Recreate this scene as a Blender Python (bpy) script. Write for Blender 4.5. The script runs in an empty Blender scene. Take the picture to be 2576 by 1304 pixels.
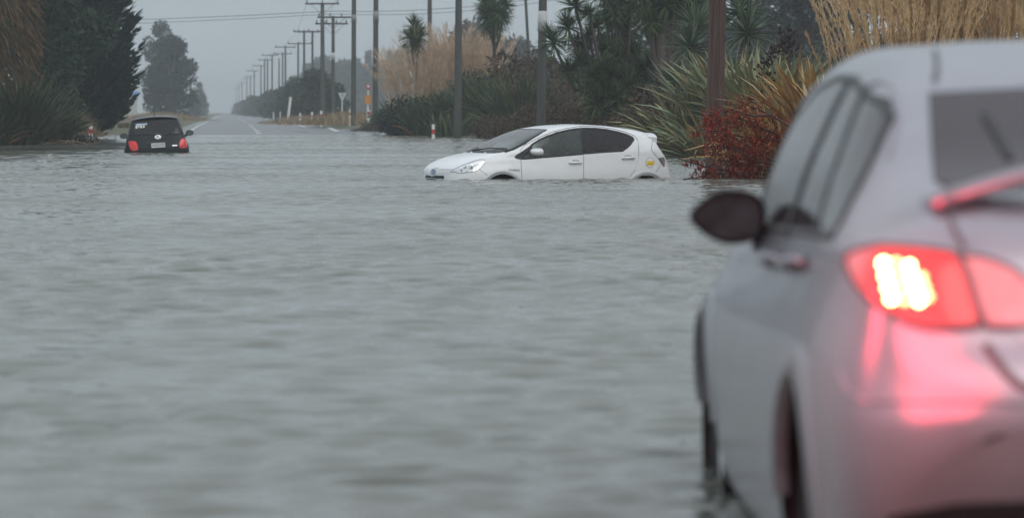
import bpy, bmesh, math, random
import numpy as np
from mathutils import Matrix, Vector, Euler
from mathutils.bvhtree import BVHTree
from mathutils.geometry import delaunay_2d_cdt
R = math.radians
random.seed(7)
rng = np.random.default_rng(7)
scene = bpy.context.scene
col = scene.collection

# ------------------------------------------------------------------ camera
CAM_H, FPX, HOR = 1.10, 9000.0, 280.0        # metres above the water; focal length and horizon in a 2576 px wide frame
cam_d = bpy.data.cameras.new('camera')
cam = bpy.data.objects.new('camera', cam_d); col.objects.link(cam)
cam.location = (0, 0, CAM_H); cam.rotation_euler = (R(90), 0, 0)
cam_d.sensor_width = 36; cam_d.lens = FPX / 2576 * 36
cam_d.shift_y = -(652 - HOR) / 2576
cam_d.clip_start = 0.1; cam_d.clip_end = 8000
cam_d.dof.use_dof = True; cam_d.dof.focus_distance = 61.0; cam_d.dof.aperture_fstop = 3.7
scene.camera = cam

# ------------------------------------------------------------------ sky, sun, exposure
SUN_EL, SUN_AZ = 42, 150
w = bpy.data.worlds.new('World'); scene.world = w; w.use_nodes = True
nt = w.node_tree; nt.nodes.clear()
def N(tree, kind, **kw):
    n = tree.nodes.new(kind)
    for k, v in kw.items(): setattr(n, k, v)
    return n
sky = N(nt, 'ShaderNodeTexSky', sky_type='NISHITA', sun_disc=False)
sky.sun_elevation = R(SUN_EL); sky.sun_rotation = R(SUN_AZ); sky.dust_density = 4; sky.air_density = 1.5
tc = N(nt, 'ShaderNodeTexCoord'); sp = N(nt, 'ShaderNodeSeparateXYZ'); nt.links.new(tc.outputs['Generated'], sp.inputs[0])
rmp = N(nt, 'ShaderNodeValToRGB'); nt.links.new(sp.outputs['Z'], rmp.inputs[0])
e = rmp.color_ramp.elements                   # an overcast sky: about three times brighter overhead than at the horizon
e[0].position = 0.0; e[0].color = (0.39, 0.45, 0.495, 1)
e[1].position = 1.0; e[1].color = (0.84, 0.90, 0.97, 1)
x = e.new(0.10); x.color = (0.39, 0.45, 0.495, 1)
x = e.new(0.30); x.color = (0.52, 0.565, 0.60, 1)
x = e.new(0.60); x.color = (0.70, 0.76, 0.82, 1)
cn = N(nt, 'ShaderNodeTexNoise'); cn.inputs['Scale'].default_value = 2.2; cn.inputs['Detail'].default_value = 4
nt.links.new(tc.outputs['Generated'], cn.inputs['Vector'])
cm = N(nt, 'ShaderNodeMapRange'); cm.inputs['From Min'].default_value = .3; cm.inputs['From Max'].default_value = .7
cm.inputs['To Min'].default_value = 9.0; cm.inputs['To Max'].default_value = 11.0
nt.links.new(cn.outputs['Fac'], cm.inputs['Value'])
vm = N(nt, 'ShaderNodeVectorMath', operation='SCALE'); nt.links.new(rmp.outputs['Color'], vm.inputs[0]); nt.links.new(cm.outputs['Result'], vm.inputs['Scale'])
mx = N(nt, 'ShaderNodeMix', data_type='RGBA'); mx.inputs['Factor'].default_value = 0.93
nt.links.new(sky.outputs['Color'], mx.inputs['A']); nt.links.new(vm.outputs['Vector'], mx.inputs['B'])
bg = N(nt, 'ShaderNodeBackground'); bg.inputs['Strength'].default_value = 0.10
wo = N(nt, 'ShaderNodeOutputWorld')
nt.links.new(mx.outputs['Result'], bg.inputs['Color']); nt.links.new(bg.outputs[0], wo.inputs['Surface'])

sun_d = bpy.data.lights.new('sun', 'SUN'); sun = bpy.data.objects.new('sun', sun_d); col.objects.link(sun)
sun_d.energy = 0.5; sun_d.angle = R(40); sun_d.color = (1.0, 0.97, 0.93)
sd = Vector((math.sin(R(SUN_AZ)) * math.cos(R(SUN_EL)), math.cos(R(SUN_AZ)) * math.cos(R(SUN_EL)), math.sin(R(SUN_EL))))
sun.rotation_euler = sd.to_track_quat('Z', 'Y').to_euler()
sun.location = (0, 0, 30)

scene.view_settings.view_transform = 'Standard'; scene.view_settings.look = 'None'
scene.view_settings.exposure = 0.24; scene.view_settings.gamma = 1.0
scene.view_settings.use_curve_mapping = False
scene.cycles.use_denoising = True
scene.cycles.max_bounces = 10; scene.cycles.transparent_max_bounces = 24; scene.cycles.volume_bounces = 1
scene.cycles.sample_clamp_indirect = 6
scene.cycles.caustics_reflective = False; scene.cycles.caustics_refractive = False

# ------------------------------------------------------------------ small helpers
def P(px, py, Y):
    """world point that stands at distance Y under a pixel of the 2576 px frame"""
    return Vector(((px - 1288) / FPX * Y, Y, CAM_H - (py - HOR) / FPX * Y))
def base_at(px, Y, z=0.1): return Vector(((px - 1288) / FPX * Y, Y, z))

def mesh_np(name, v, f):
    me = bpy.data.meshes.new(name)
    v = np.asarray(v, dtype=np.float32).reshape(-1, 3)
    if isinstance(f, np.ndarray):
        k = f.shape[1]; n = f.shape[0]
        me.vertices.add(len(v)); me.vertices.foreach_set('co', v.ravel())
        me.loops.add(n * k); me.loops.foreach_set('vertex_index', f.astype(np.int32).ravel())
        me.polygons.add(n)
        me.polygons.foreach_set('loop_start', np.arange(0, n * k, k, dtype=np.int32))
        me.polygons.foreach_set('loop_total', np.full(n, k, dtype=np.int32))
        me.update(calc_edges=True)
    else:
        me.from_pydata([tuple(map(float, q)) for q in v], [], [tuple(map(int, q)) for q in f]); me.update()
    return me
def link(name, me, mats=None, parent=None, smooth=False, loc=None, rot=None, scale=None):
    o = bpy.data.objects.new(name, me); col.objects.link(o)
    if mats is not None and me is not None and len(me.materials) == 0: me.materials.append(mats)
    if smooth and me is not None: me.polygons.foreach_set('use_smooth', np.ones(len(me.polygons), dtype=bool))
    if parent: o.parent = parent
    if loc is not None: o.location = loc
    if rot is not None: o.rotation_euler = rot
    if scale is not None: o.scale = scale if hasattr(scale, '__len__') else (scale,) * 3
    return o
def tag(o, label=None, cat=None, group=None, kind=None):
    if label: o['label'] = label
    if cat: o['category'] = cat
    if group: o['group'] = group
    if kind: o['kind'] = kind
    return o
def empty(name, loc=(0, 0, 0), rot=(0, 0, 0)):
    o = bpy.data.objects.new(name, None); col.objects.link(o); o.location = loc; o.rotation_euler = rot
    o.empty_display_size = .2
    return o
def kids(o): return [c for c in bpy.data.objects if c.parent == o]
CHILD = {}
def copy_tree(o, parent=None):
    c = o.copy(); col.objects.link(c); c.parent = parent
    for ch in list(o.children): copy_tree(ch, c)
    return c

class MB:
    """collects boxes, tubes and lathes into one mesh"""
    def __init__(s): s.v = []; s.f = []
    def add(s, v, f):
        b = len(s.v); s.v += [tuple(q) for q in v]; s.f += [tuple(i + b for i in q) for q in f]; return s
    def box(s, c, d, rot=None, taper=1.0):
        x, y, z = d[0] / 2, d[1] / 2, d[2] / 2
        vs = []
        for k in (-1, 1):
            t = 1 if k < 0 else taper
            for a, b in ((-1, -1), (1, -1), (1, 1), (-1, 1)):
                q = Vector((a * x * t, b * y * t, k * z))
                if rot: q = rot @ q
                vs.append(q + Vector(c))
        return s.add(vs, [(3, 2, 1, 0), (4, 5, 6, 7), (0, 1, 5, 4), (1, 2, 6, 5), (2, 3, 7, 6), (3, 0, 4, 7)])
    def tube(s, pts, r, n=8, cap=True):
        pts = [Vector(p) for p in pts]
        rs = r if hasattr(r, '__len__') else [r] * len(pts)
        vs = []; fs = []
        up = Vector((0, 0, 1))
        for i, p in enumerate(pts):
            t = (pts[min(i + 1, len(pts) - 1)] - pts[max(i - 1, 0)]).normalized()
            a = t.cross(up)
            if a.length < 1e-3: a = t.cross(Vector((1, 0, 0)))
            a.normalize(); b = a.cross(t)
            for k in range(n):
                g = 2 * math.pi * k / n
                vs.append(p + (a * math.cos(g) + b * math.sin(g)) * rs[i])
        for i in range(len(pts) - 1):
            for k in range(n):
                k2 = (k + 1) % n
                fs.append((i * n + k, i * n + k2, (i + 1) * n + k2, (i + 1) * n + k))
        if cap:
            fs.append(tuple(range(n))[::-1]); fs.append(tuple(range((len(pts) - 1) * n, len(pts) * n)))
        return s.add(vs, fs)
    def lathe(s, prof, axis='Y', n=32, c=(0, 0, 0), a0=0, a1=2 * math.pi):
        """prof: (radius, offset along the axis)"""
        full = abs(a1 - a0 - 2 * math.pi) < 1e-6
        m = n if full else n + 1
        vs = []; fs = []
        for k in range(m):
            g = a0 + (a1 - a0) * k / n
            for r, h in prof:
                if axis == 'Y': q = (r * math.cos(g), h, r * math.sin(g))
                elif axis == 'Z': q = (r * math.cos(g), r * math.sin(g), h)
                else: q = (h, r * math.cos(g), r * math.sin(g))
                vs.append((q[0] + c[0], q[1] + c[1], q[2] + c[2]))
        L = len(prof)
        for k in range(n):
            k2 = (k + 1) % m
            for i in range(L - 1):
                fs.append((k * L + i, k2 * L + i, k2 * L + i + 1, k * L + i + 1))
        return s.add(vs, fs)
    def build(s, name, m, parent=None, smooth=False, **kw):
        return link(name, mesh_np(name, s.v, s.f), m, parent, smooth, **kw)

# ------------------------------------------------------------------ materials
def mat(name, c, rough=.5, metal=0.0, var=0.0, vscale=3.0, bump=0.0, bscale=20.0, c2=None, coat=0.0, spec=.5, stretch=None, emit=None, es=0.0):
    m = bpy.data.materials.new(name); m.use_nodes = True
    t = m.node_tree; b = t.nodes['Principled BSDF']
    b.inputs['Base Color'].default_value = (*c, 1); b.inputs['Roughness'].default_value = rough
    b.inputs['Metallic'].default_value = metal; b.inputs['Specular IOR Level'].default_value = spec
    b.inputs['Coat Weight'].default_value = coat; b.inputs['Coat Roughness'].default_value = .06
    if emit: b.inputs['Emission Color'].default_value = (*emit, 1); b.inputs['Emission Strength'].default_value = es
    if var or c2 or bump:
        tc = N(t, 'ShaderNodeTexCoord'); mp = N(t, 'ShaderNodeMapping'); t.links.new(tc.outputs['Object'], mp.inputs[0])
        if stretch: mp.inputs['Scale'].default_value = stretch
    if var or c2:
        n = N(t, 'ShaderNodeTexNoise'); n.inputs['Scale'].default_value = vscale; n.inputs['Detail'].default_value = 6; n.inputs['Roughness'].default_value = .6
        t.links.new(mp.outputs[0], n.inputs['Vector'])
        r = N(t, 'ShaderNodeValToRGB'); t.links.new(n.outputs['Fac'], r.inputs[0])
        ca = c2 if c2 else tuple(q * (1 - var) for q in c); cb = c if c2 else tuple(min(1, q * (1 + var)) for q in c)
        r.color_ramp.elements[0].position = .32; r.color_ramp.elements[1].position = .68
        r.color_ramp.elements[0].color = (*ca, 1); r.color_ramp.elements[1].color = (*cb, 1)
        t.links.new(r.outputs[0], b.inputs['Base Color'])
    if bump:
        n2 = N(t, 'ShaderNodeTexNoise'); n2.inputs['Scale'].default_value = bscale; n2.inputs['Detail'].default_value = 5
        t.links.new(mp.outputs[0], n2.inputs['Vector'])
        bp = N(t, 'ShaderNodeBump'); bp.inputs['Strength'].default_value = bump; bp.inputs['Distance'].default_value = .02
        t.links.new(n2.outputs['Fac'], bp.inputs['Height']); t.links.new(bp.outputs[0], b.inputs['Normal'])
    return m
def leafmat(name, cols, rough=.5, spec=.16):
    """colour differs from leaf to leaf: by mesh island within one mesh, by object between leaves that are objects"""
    m = bpy.data.materials.new(name); m.use_nodes = True
    t = m.node_tree; b = t.nodes['Principled BSDF']
    b.inputs['Roughness'].default_value = rough; b.inputs['Specular IOR Level'].default_value = spec
    g = N(t, 'ShaderNodeNewGeometry'); oi = N(t, 'ShaderNodeObjectInfo')
    a = N(t, 'ShaderNodeMath', operation='ADD'); fr = N(t, 'ShaderNodeMath', operation='FRACT')
    t.links.new(g.outputs['Random Per Island'], a.inputs[0]); t.links.new(oi.outputs['Random'], a.inputs[1]); t.links.new(a.outputs[0], fr.inputs[0])
    r = N(t, 'ShaderNodeValToRGB'); t.links.new(fr.outputs[0], r.inputs[0])
    el = r.color_ramp.elements
    el[0].position = 0; el[0].color = (*cols[0], 1); el[1].position = 1; el[1].color = (*cols[-1], 1)
    for i, c in enumerate(cols[1:-1]):
        q = el.new((i + 1) / (len(cols) - 1)); q.color = (*c, 1)
    tc = N(t, 'ShaderNodeTexCoord'); n = N(t, 'ShaderNodeTexNoise'); n.inputs['Scale'].default_value = 4; n.inputs['Detail'].default_value = 4
    t.links.new(tc.outputs['Object'], n.inputs['Vector'])
    mr = N(t, 'ShaderNodeMapRange'); mr.inputs['From Min'].default_value = .3; mr.inputs['From Max'].default_value = .7; mr.inputs['To Min'].default_value = .7; mr.inputs['To Max'].default_value = 1.25
    t.links.new(n.outputs['Fac'], mr.inputs['Value'])
    sc = N(t, 'ShaderNodeVectorMath', operation='SCALE'); t.links.new(r.outputs[0], sc.inputs[0]); t.links.new(mr.outputs[0], sc.inputs['Scale'])
    t.links.new(sc.outputs[0], b.inputs['Base Color'])
    return m
def glassmat(name, tint, rough=.02, ior=1.5, film=0.0, filmc=(.5, .54, .55)):
    m = bpy.data.materials.new(name); m.use_nodes = True
    t = m.node_tree; t.nodes.remove(t.nodes['Principled BSDF'])
    o = t.nodes['Material Output']
    f = N(t, 'ShaderNodeFresnel'); f.inputs['IOR'].default_value = ior
    tr = N(t, 'ShaderNodeBsdfTransparent'); tr.inputs[0].default_value = (*tint, 1)
    gl = N(t, 'ShaderNodeBsdfGlossy'); gl.inputs['Roughness'].default_value = rough
    mxs = N(t, 'ShaderNodeMixShader'); t.links.new(f.outputs[0], mxs.inputs[0]); t.links.new(tr.outputs[0], mxs.inputs[1]); t.links.new(gl.outputs[0], mxs.inputs[2])
    if film:                                     # wet pane: a pale film with sky reflection put into its colour
        df = N(t, 'ShaderNodeBsdfDiffuse'); df.inputs[0].default_value = (*filmc, 1)
        m2 = N(t, 'ShaderNodeMixShader'); m2.inputs[0].default_value = film
        t.links.new(mxs.outputs[0], m2.inputs[1]); t.links.new(df.outputs[0], m2.inputs[2]); t.links.new(m2.outputs[0], o.inputs['Surface'])
    else: t.links.new(mxs.outputs[0], o.inputs['Surface'])
    return m
M = {}
M['white_paint'] = mat('white_paint', (.74, .75, .76), .28, var=.03, vscale=5, coat=.8)
M['silver_paint'] = mat('silver_paint', (.34, .34, .375), .30, metal=.7, var=.05, vscale=6, coat=.25)
M['black_paint'] = mat('black_paint', (.005, .010, .012), .35, var=.2, vscale=5, coat=.1, spec=.25)
M['black_trim'] = mat('black_trim', (.008, .011, .012), .45, var=.2)
M['seam'] = mat('seam', (.10, .105, .11), .8, var=.2)
M['rubber'] = mat('rubber', (.012, .013, .013), .8, var=.3, vscale=20, bump=.2)
M['alloy'] = mat('alloy', (.45, .46, .48), .35, metal=.8, var=.15, vscale=10)
M['chrome'] = mat('chrome', (.75, .77, .8), .12, metal=1, var=.05)
M['chrome_blue'] = mat('chrome_blue', (.22, .30, .42), .2, metal=.7, var=.1)
M['plate'] = mat('plate', (.55, .56, .54), .5, var=.08, vscale=30)
M['ink'] = mat('ink', (.02, .022, .025), .6, var=.1)
M['badge_grey'] = mat('badge_grey', (.16, .17, .19), .4, metal=.5, var=.1)
M['yellow'] = mat('yellow', (.72, .5, .02), .5, var=.08, vscale=20)
M['red_lens'] = mat('red_lens', (.50, .015, .012), .15, var=.35, vscale=14, coat=.6, emit=(.8, .02, .015), es=.16)
M['clear_lens'] = glassmat('clear_lens', (.93, .95, .96))
M['reflector'] = mat('reflector', (.7, .71, .72), .12, metal=.95, var=.1, vscale=8)
M['lamp_dark'] = mat('lamp_dark', (.10, .10, .10), .2, var=.4, vscale=12, coat=.6)
M['glass_dark'] = glassmat('glass_dark', (.10, .12, .12), film=.02)
M['glass_tint'] = glassmat('glass_tint', (.7, .78, .76), film=.13, filmc=(.36, .42, .41))
M['glass_clear'] = glassmat('glass_clear', (.5, .58, .58), rough=.04, ior=1.6, film=.13)
M['seat'] = mat('seat', (.06, .065, .065), .8, var=.2, vscale=12)
M['interior'] = mat('interior', (.025, .028, .028), .8, var=.2)
M['sticker_blue'] = mat('sticker_blue', (.55, .62, .75), .6, c2=(.18, .26, .38), vscale=9)
M['sticker_cream'] = mat('sticker_cream', (.66, .62, .42), .6, var=.15, vscale=30)
M['steel'] = mat('steel', (.30, .32, .33), .45, metal=.3, var=.2, vscale=8)
M['pole_wood'] = mat('pole_wood', (.085, .088, .078), .85, c2=(.05, .055, .05), vscale=5, stretch=(6, 6, .5), bump=.5, bscale=14)
M['pole_brown'] = mat('pole_brown', (.13, .085, .068), .85, c2=(.07, .045, .04), vscale=5, stretch=(9, 9, .25), bump=.6, bscale=12)
M['pole_band'] = mat('pole_band', (.48, .5, .5), .5, var=.12, vscale=6)
M['pole_band_dull'] = mat('pole_band_dull', (.20, .22, .21), .5, metal=.2, var=.2, vscale=6)
M['insulator'] = mat('insulator', (.12, .10, .09), .3, var=.2)
M['wire'] = mat('wire', (.06, .065, .07), .5, metal=.4, var=.1)
M['post_white'] = mat('post_white', (.72, .73, .71), .6, var=.12, vscale=9)
M['post_red'] = mat('post_red', (.45, .035, .03), .5, var=.12)
M['post_wood'] = mat('post_wood', (.36, .35, .31), .8, var=.25, vscale=9)
M['stub_cream'] = mat('stub_cream', (.45, .44, .40), .7, var=.15, vscale=15)
M['sign_back'] = mat('sign_back', (.50, .54, .56), .5, metal=.1, var=.08)
M['sign_orange'] = mat('sign_orange', (.62, .24, .02), .5, var=.08)
M['bark'] = mat('bark', (.075, .058, .046), .9, c2=(.038, .03, .026), vscale=8, stretch=(3, 3, .6), bump=.6, bscale=16)
M['bark_pale'] = mat('bark_pale', (.30, .29, .27), .9, c2=(.16, .15, .14), vscale=6, bump=.4)
M['twig'] = mat('twig', (.055, .03, .028), .8, var=.3, vscale=15)
M['grass_ground'] = mat('grass_ground', (.13, .12, .075), .95, c2=(.05, .06, .035), vscale=.6, bump=.8, bscale=6)
M['mud_bed'] = mat('mud_bed', (.10, .09, .07), .95, var=.3, vscale=1)

# ------------------------------------------------------------------ the setting: ground, road, flood water, haze
SHORE = np.array([(-60, -70), (-60, 88), (-24, 106), (-16.9, 116), (-15.2, 121), (-15.6, 131), (-17.2, 143), (-18.9, 168), (-14.8, 164), (-11.9, 166),
                  (-9.0, 174), (-6.2, 180), (-3.6, 164), (-1.45, 147), (4.0, 91), (5.2, 83), (5.4, 70), (4.9, 60), (4.9, 54), (5.8, 40), (7, 15), (11, -70)], dtype=float)
def inside_poly(px, py, poly):
    ins = np.zeros(px.shape, bool); n = len(poly); j = n - 1
    for i in range(n):
        xi, yi = poly[i]; xj, yj = poly[j]
        if yi != yj:
            c = ((yi > py) != (yj > py)) & (px < (xj - xi) * (py - yi) / (yj - yi) + xi)
            ins ^= c
        j = i
    return ins
def poly_dist(px, py, poly):
    d = np.full(px.shape, 1e9); n = len(poly)
    for i in range(n):
        a = poly[i]; b = poly[(i + 1) % n]; ab = b - a
        t = np.clip(((px - a[0]) * ab[0] + (py - a[1]) * ab[1]) / (ab @ ab), 0, 1)
        d = np.minimum(d, np.hypot(px - a[0] - t * ab[0], py - a[1] - t * ab[1]))
    return d
def road_c(Y): return -11.6 - .0792 * (np.asarray(Y, float) - 165)
def road_z(Y): return np.interp(Y, [-60, 60, 130, 166, 205, 260, 3000], [-.35, -.35, -.26, .004, .10, .13, .13])
def vnoise(x, y, s, seed=0):
    r = np.random.default_rng(seed); z = 0
    for k in range(7):
        a = r.uniform(0, 6.28); f = s * r.uniform(.5, 2); z = z + np.sin((x * math.cos(a) + y * math.sin(a)) * f + r.uniform(0, 6.28)) / 7
    return z
def ground_z(x, y):
    x = np.asarray(x, float); y = np.asarray(y, float)
    d = poly_dist(x, y, SHORE); ins = inside_poly(x, y, SHORE)
    z = np.where(ins, -np.minimum(.42, .05 + .07 * d), np.minimum(.30, .02 + .10 * d) + .06 * vnoise(x, y, .9, 3) * np.minimum(1, d))
    far = np.clip((y - 230) / 200, 0, 1); z = z * (1 - far) + .16 * far
    dr = np.abs(x - road_c(y)); k = np.clip((6.5 - dr) / 2.0, 0, 1)
    zr = road_z(y) - .05
    z = np.where(y > 120, z * (1 - k) + np.minimum(z, zr) * k, z)
    sr = (y > 174) & (y < 203) & (x > -12) & (x < 60); z = np.where(sr, np.minimum(z, np.interp(y, [172, 205], [-.09, .03])), z)
    return z
def axis(*spans):
    a = [np.arange(p, q, s) for p, q, s in spans] + [np.array([spans[-1][1]])]
    return np.concatenate(a)
def grid_mesh(name, xs, ys, zf):
    X, Y = np.meshgrid(xs, ys)
    Z = zf(X, Y); v = np.stack([X, Y, Z], -1).reshape(-1, 3)
    nx, ny = len(xs), len(ys)
    i = (np.arange(ny - 1)[:, None] * nx + np.arange(nx - 1)[None, :]).ravel()
    f = np.stack([i, i + 1, i + nx + 1, i + nx], -1)
    return mesh_np(name, v, f)
xs = axis((-680, -200, 40), (-200, -60, 10), (-60, -28, 2), (-28, 14, .7), (14, 60, 4), (60, 200, 20), (200, 680, 40))
ys = axis((-50, 40, 3), (40, 215, .8), (215, 400, 5), (400, 1000, 30), (1000, 2560, 120))
tag(link('ground', grid_mesh('ground', xs, ys, ground_z), M['grass_ground'], smooth=True), kind='structure')

# asphalt, wet
m = mat('asphalt', (.036, .042, .042), .27, var=.25, vscale=.7, bump=.25, bscale=30, stretch=(1, .12, 1), spec=.5); M['asphalt'] = m
M['line_white'] = mat('line_white', (.42, .44, .44), .45, var=.15, vscale=2)
ry = axis((100, 300, 4), (300, 900, 20), (900, 2560, 80))
def strip(name, off0, off1, m, dz, y0=None, y1=None, ys=None, **kw):
    yy = ys if ys is not None else np.linspace(y0, y1, max(2, int((y1 - y0) / 4)))
    c = road_c(yy); z = road_z(yy) + dz
    v = np.stack([np.stack([c + off0, yy, z], -1), np.stack([c + off1, yy, z], -1)], 1).reshape(-1, 3)
    i = np.arange(len(yy) - 1) * 2
    return link(name, mesh_np(name, v, np.stack([i, i + 1, i + 3, i + 2], -1)), m, **kw)
road = tag(strip('road', -4.3, 4.3, m, 0, ys=ry), kind='structure')
sv = [(-8.8, 174, -.03), (12, 181, -.01), (70, 205, .03), (70, 216, .06), (12, 194, .05), (-10.5, 206, .088), (-15, 238, .125), (-13.5, 205, .104), (-10.4, 180, .052)]
tag(link('side_road', mesh_np('side_road', sv, [tuple(range(len(sv)))]), m), kind='structure')
rl = empty('road_line', (0, 0, 0)); tag(rl, kind='structure')
strip('edge_line', -3.56, -3.40, M['line_white'], .006, ys=ry[ry > 168], parent=rl)
strip('edge_line', 3.24, 3.52, M['line_white'], .006, ys=ry[ry > 222], parent=rl)
for y0 in range(171, 520, 13):
    strip('centre_dash', -.11, .11, M['line_white'], .006, y0, y0 + 6.5, parent=rl)
q = [(-11.1, 214, .125), (-10.8, 214, .125), (-8.75, 183, .07), (-9.1, 183, .07)]
link('limit_line', mesh_np('limit_line', q, [(0, 1, 2, 3)]), M['line_white'], parent=rl)

# the flood: real ripples on one sheet, fine near the camera and coarser far away
W_R = np.random.default_rng(21)
nW = 84
lam = np.exp(W_R.uniform(math.log(.14), math.log(.46), nW)); ang = math.pi / 2 + W_R.normal(0, .42, nW); ph = W_R.uniform(0, 6.28, nW)
slope = .21 * W_R.uniform(.5, 1.2, nW) * np.sqrt(2.0 / nW) * 1.35
amp = slope * lam / (2 * math.pi)
def water_z(X, Y):
    sp_ = np.maximum(.05, .0011 * Y)
    z = np.zeros_like(X)
    mod = .75 + .55 * vnoise(X, Y, .35, 5) + .35 * vnoise(X, Y, 1.1, 8)
    wx = X + .25 * vnoise(X, Y, .9, 11); wy = Y + .25 * vnoise(X, Y, .8, 12)
    for k in range(nW):
        kx = 2 * math.pi / lam[k]
        z += amp[k] * np.sin(kx * (wx * math.cos(ang[k]) + wy * math.sin(ang[k])) + ph[k])
    z = z * np.clip(mod, .55, 1.6)
    z += .005 * vnoise(X, Y, 2.4, 15)
    for cx, cy, a, sx, sy in LUMPS: z += a * np.exp(-((X - cx) / sx) ** 2 - ((Y - cy) / sy) ** 2)
    edge = np.clip((14 - np.abs(X)) / 4, 0, 1) * np.clip((Y + 10) / 10, 0, 1)
    return z * (edge * .85 + .15)
LUMPS = [(-.78, 56.15, .030, .16, .10), (-.1, 56.6, .012, .5, .12), (1.75, 57.35, .034, .10, .10), (1.2, 57.1, .014, .4, .1), (2.4, 57.7, .012, .3, .1), (.9, 56.85, .012, .5, .1)]
xs = axis((-60, -20, 2), (-20, -11, .18), (-11, 8, .055), (8, 14, .3), (14, 60, 3))
ys = [-40, -20, -8, 0, 5, 8.0]
while ys[-1] < 186: ys.append(ys[-1] + max(.04, min(.11, .001 * ys[-1])))
wm = mat('flood_water', (.155, .166, .145), .12, spec=.5, c2=(.13, .142, .122), vscale=.25)
b = wm.node_tree.nodes['Principled BSDF']; b.inputs['IOR'].default_value = 1.33
t = wm.node_tree
geo = N(t, 'ShaderNodeNewGeometry'); mp = N(t, 'ShaderNodeMapping'); t.links.new(geo.outputs['Position'], mp.inputs[0]); mp.inputs['Scale'].default_value = (.6, 1.0, 1)
n1 = N(t, 'ShaderNodeTexNoise'); n1.inputs['Scale'].default_value = 9; n1.inputs['Detail'].default_value = 3; n1.inputs['Distortion'].default_value = .6
t.links.new(mp.outputs[0], n1.inputs['Vector'])
n2 = N(t, 'ShaderNodeTexNoise'); n2.inputs['Scale'].default_value = .22; n2.inputs['Detail'].default_value = 3; t.links.new(mp.outputs[0], n2.inputs['Vector'])
mr = N(t, 'ShaderNodeMapRange'); mr.inputs['From Min'].default_value = .35; mr.inputs['From Max'].default_value = .65; mr.inputs['To Min'].default_value = .03; mr.inputs['To Max'].default_value = .13
t.links.new(n2.outputs['Fac'], mr.inputs['Value']); t.links.new(mr.outputs[0], b.inputs['Roughness'])      # gusts roughen the surface in patches
bp = N(t, 'ShaderNodeBump'); bp.inputs['Strength'].default_value = .10; bp.inputs['Distance'].default_value = .02
t.links.new(n1.outputs['Fac'], bp.inputs['Height']); t.links.new(bp.outputs[0], b.inputs['Normal'])
tag(link('flood_water', grid_mesh('flood_water', xs, np.array(ys), water_z), wm, smooth=True), kind='structure')

# the drizzly air that greys out the far end of the road
hv = bpy.data.materials.new('haze'); hv.use_nodes = True
t = hv.node_tree; t.nodes.remove(t.nodes['Principled BSDF'])
pv = N(t, 'ShaderNodeVolumePrincipled'); pv.inputs['Density'].default_value = .0007; pv.inputs['Color'].default_value = (.93, .97, 1.0, 1); pv.inputs['Anisotropy'].default_value = .7
t.links.new(pv.outputs[0], t.nodes['Material Output'].inputs['Volume'])
hz = MB().box((0, 1265, 7.75), (1400, 2670, 18.5)).build('haze', hv); tag(hz, kind='stuff')

# ------------------------------------------------------------------ plants: builders
def blades(N_, base, yaw, tilt, L, W, droop, S=6, fold=.25, rg=rng, tipw=.06, root=.5):
    """N_ strap leaves as folded strips: arrays of base (N,3), yaw, tilt from upright, length, width, droop (radians)"""
    base = np.broadcast_to(np.asarray(base, float), (N_, 3)); yaw, tilt, L, W, droop = [np.broadcast_to(np.asarray(a, float), (N_,)) for a in (yaw, tilt, L, W, droop)]
    t = np.linspace(0, 1, S + 1)
    th = tilt[:, None] + droop[:, None] * t[None] ** 1.6
    d = np.stack([np.sin(th) * np.cos(yaw)[:, None], np.sin(th) * np.sin(yaw)[:, None], np.cos(th)], -1)
    step = (L / S)[:, None, None]
    pos = np.concatenate([np.zeros((N_, 1, 3)), np.cumsum((d[:, :-1] + d[:, 1:]) / 2 * step, 1)], 1) + base[:, None]
    prof = np.minimum(1, root + (1 - root) * t * 3) * (1 - t ** 2.5) + tipw * 0
    prof[-1] = tipw
    side = np.stack([-np.sin(yaw), np.cos(yaw), np.zeros(N_)], -1)[:, None]
    nor = np.cross(d, side)
    tw = rg.normal(0, .35, (N_, 1, 1))
    sd_ = side * np.cos(tw) + nor * np.sin(tw); nn = nor * np.cos(tw) - side * np.sin(tw)
    hw = (W[:, None] * prof[None] / 2)[..., None]
    l = pos - sd_ * hw + nn * hw * fold; r = pos + sd_ * hw + nn * hw * fold; c = pos - nn * hw * fold
    v = np.stack([l, c, r], 2).reshape(-1, 3)
    b = (np.arange(N_)[:, None] * (S + 1) + np.arange(S)[None]).ravel() * 3
    f = np.concatenate([np.stack([b, b + 1, b + 4, b + 3], -1), np.stack([b + 1, b + 2, b + 5, b + 4], -1)])
    return v, f
def merge(parts):
    vs = []; fs = []; o = 0
    for v, f in parts: vs.append(v); fs.append(f + o); o += len(v)
    return np.concatenate(vs), np.concatenate(fs)
def cards(cen, dirs, L, W, rg=rng):
    """leaf rhombs at points cen (N,3) along dirs"""
    n = len(cen); d = dirs / (np.linalg.norm(dirs, axis=1, keepdims=True) + 1e-9)
    a = np.cross(d, rg.normal(0, 1, (n, 3))); a /= np.linalg.norm(a, axis=1, keepdims=True) + 1e-9
    L = np.broadcast_to(L, (n,))[:, None]; W = np.broadcast_to(W, (n,))[:, None]
    up = np.cross(a, d)
    v = np.stack([cen, cen + d * L * .45 + a * W / 2 + up * W * .2, cen + d * L, cen + d * L * .45 - a * W / 2 + up * W * .2], 1).reshape(-1, 3)
    i = np.arange(n)[:, None] * 4
    return v, np.concatenate([i, i + 1, i + 2, i + 3], 1)
def unit(n, rg=rng):
    d = rg.normal(0, 1, (n, 3)); return d / np.linalg.norm(d, axis=1, keepdims=True)

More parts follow.
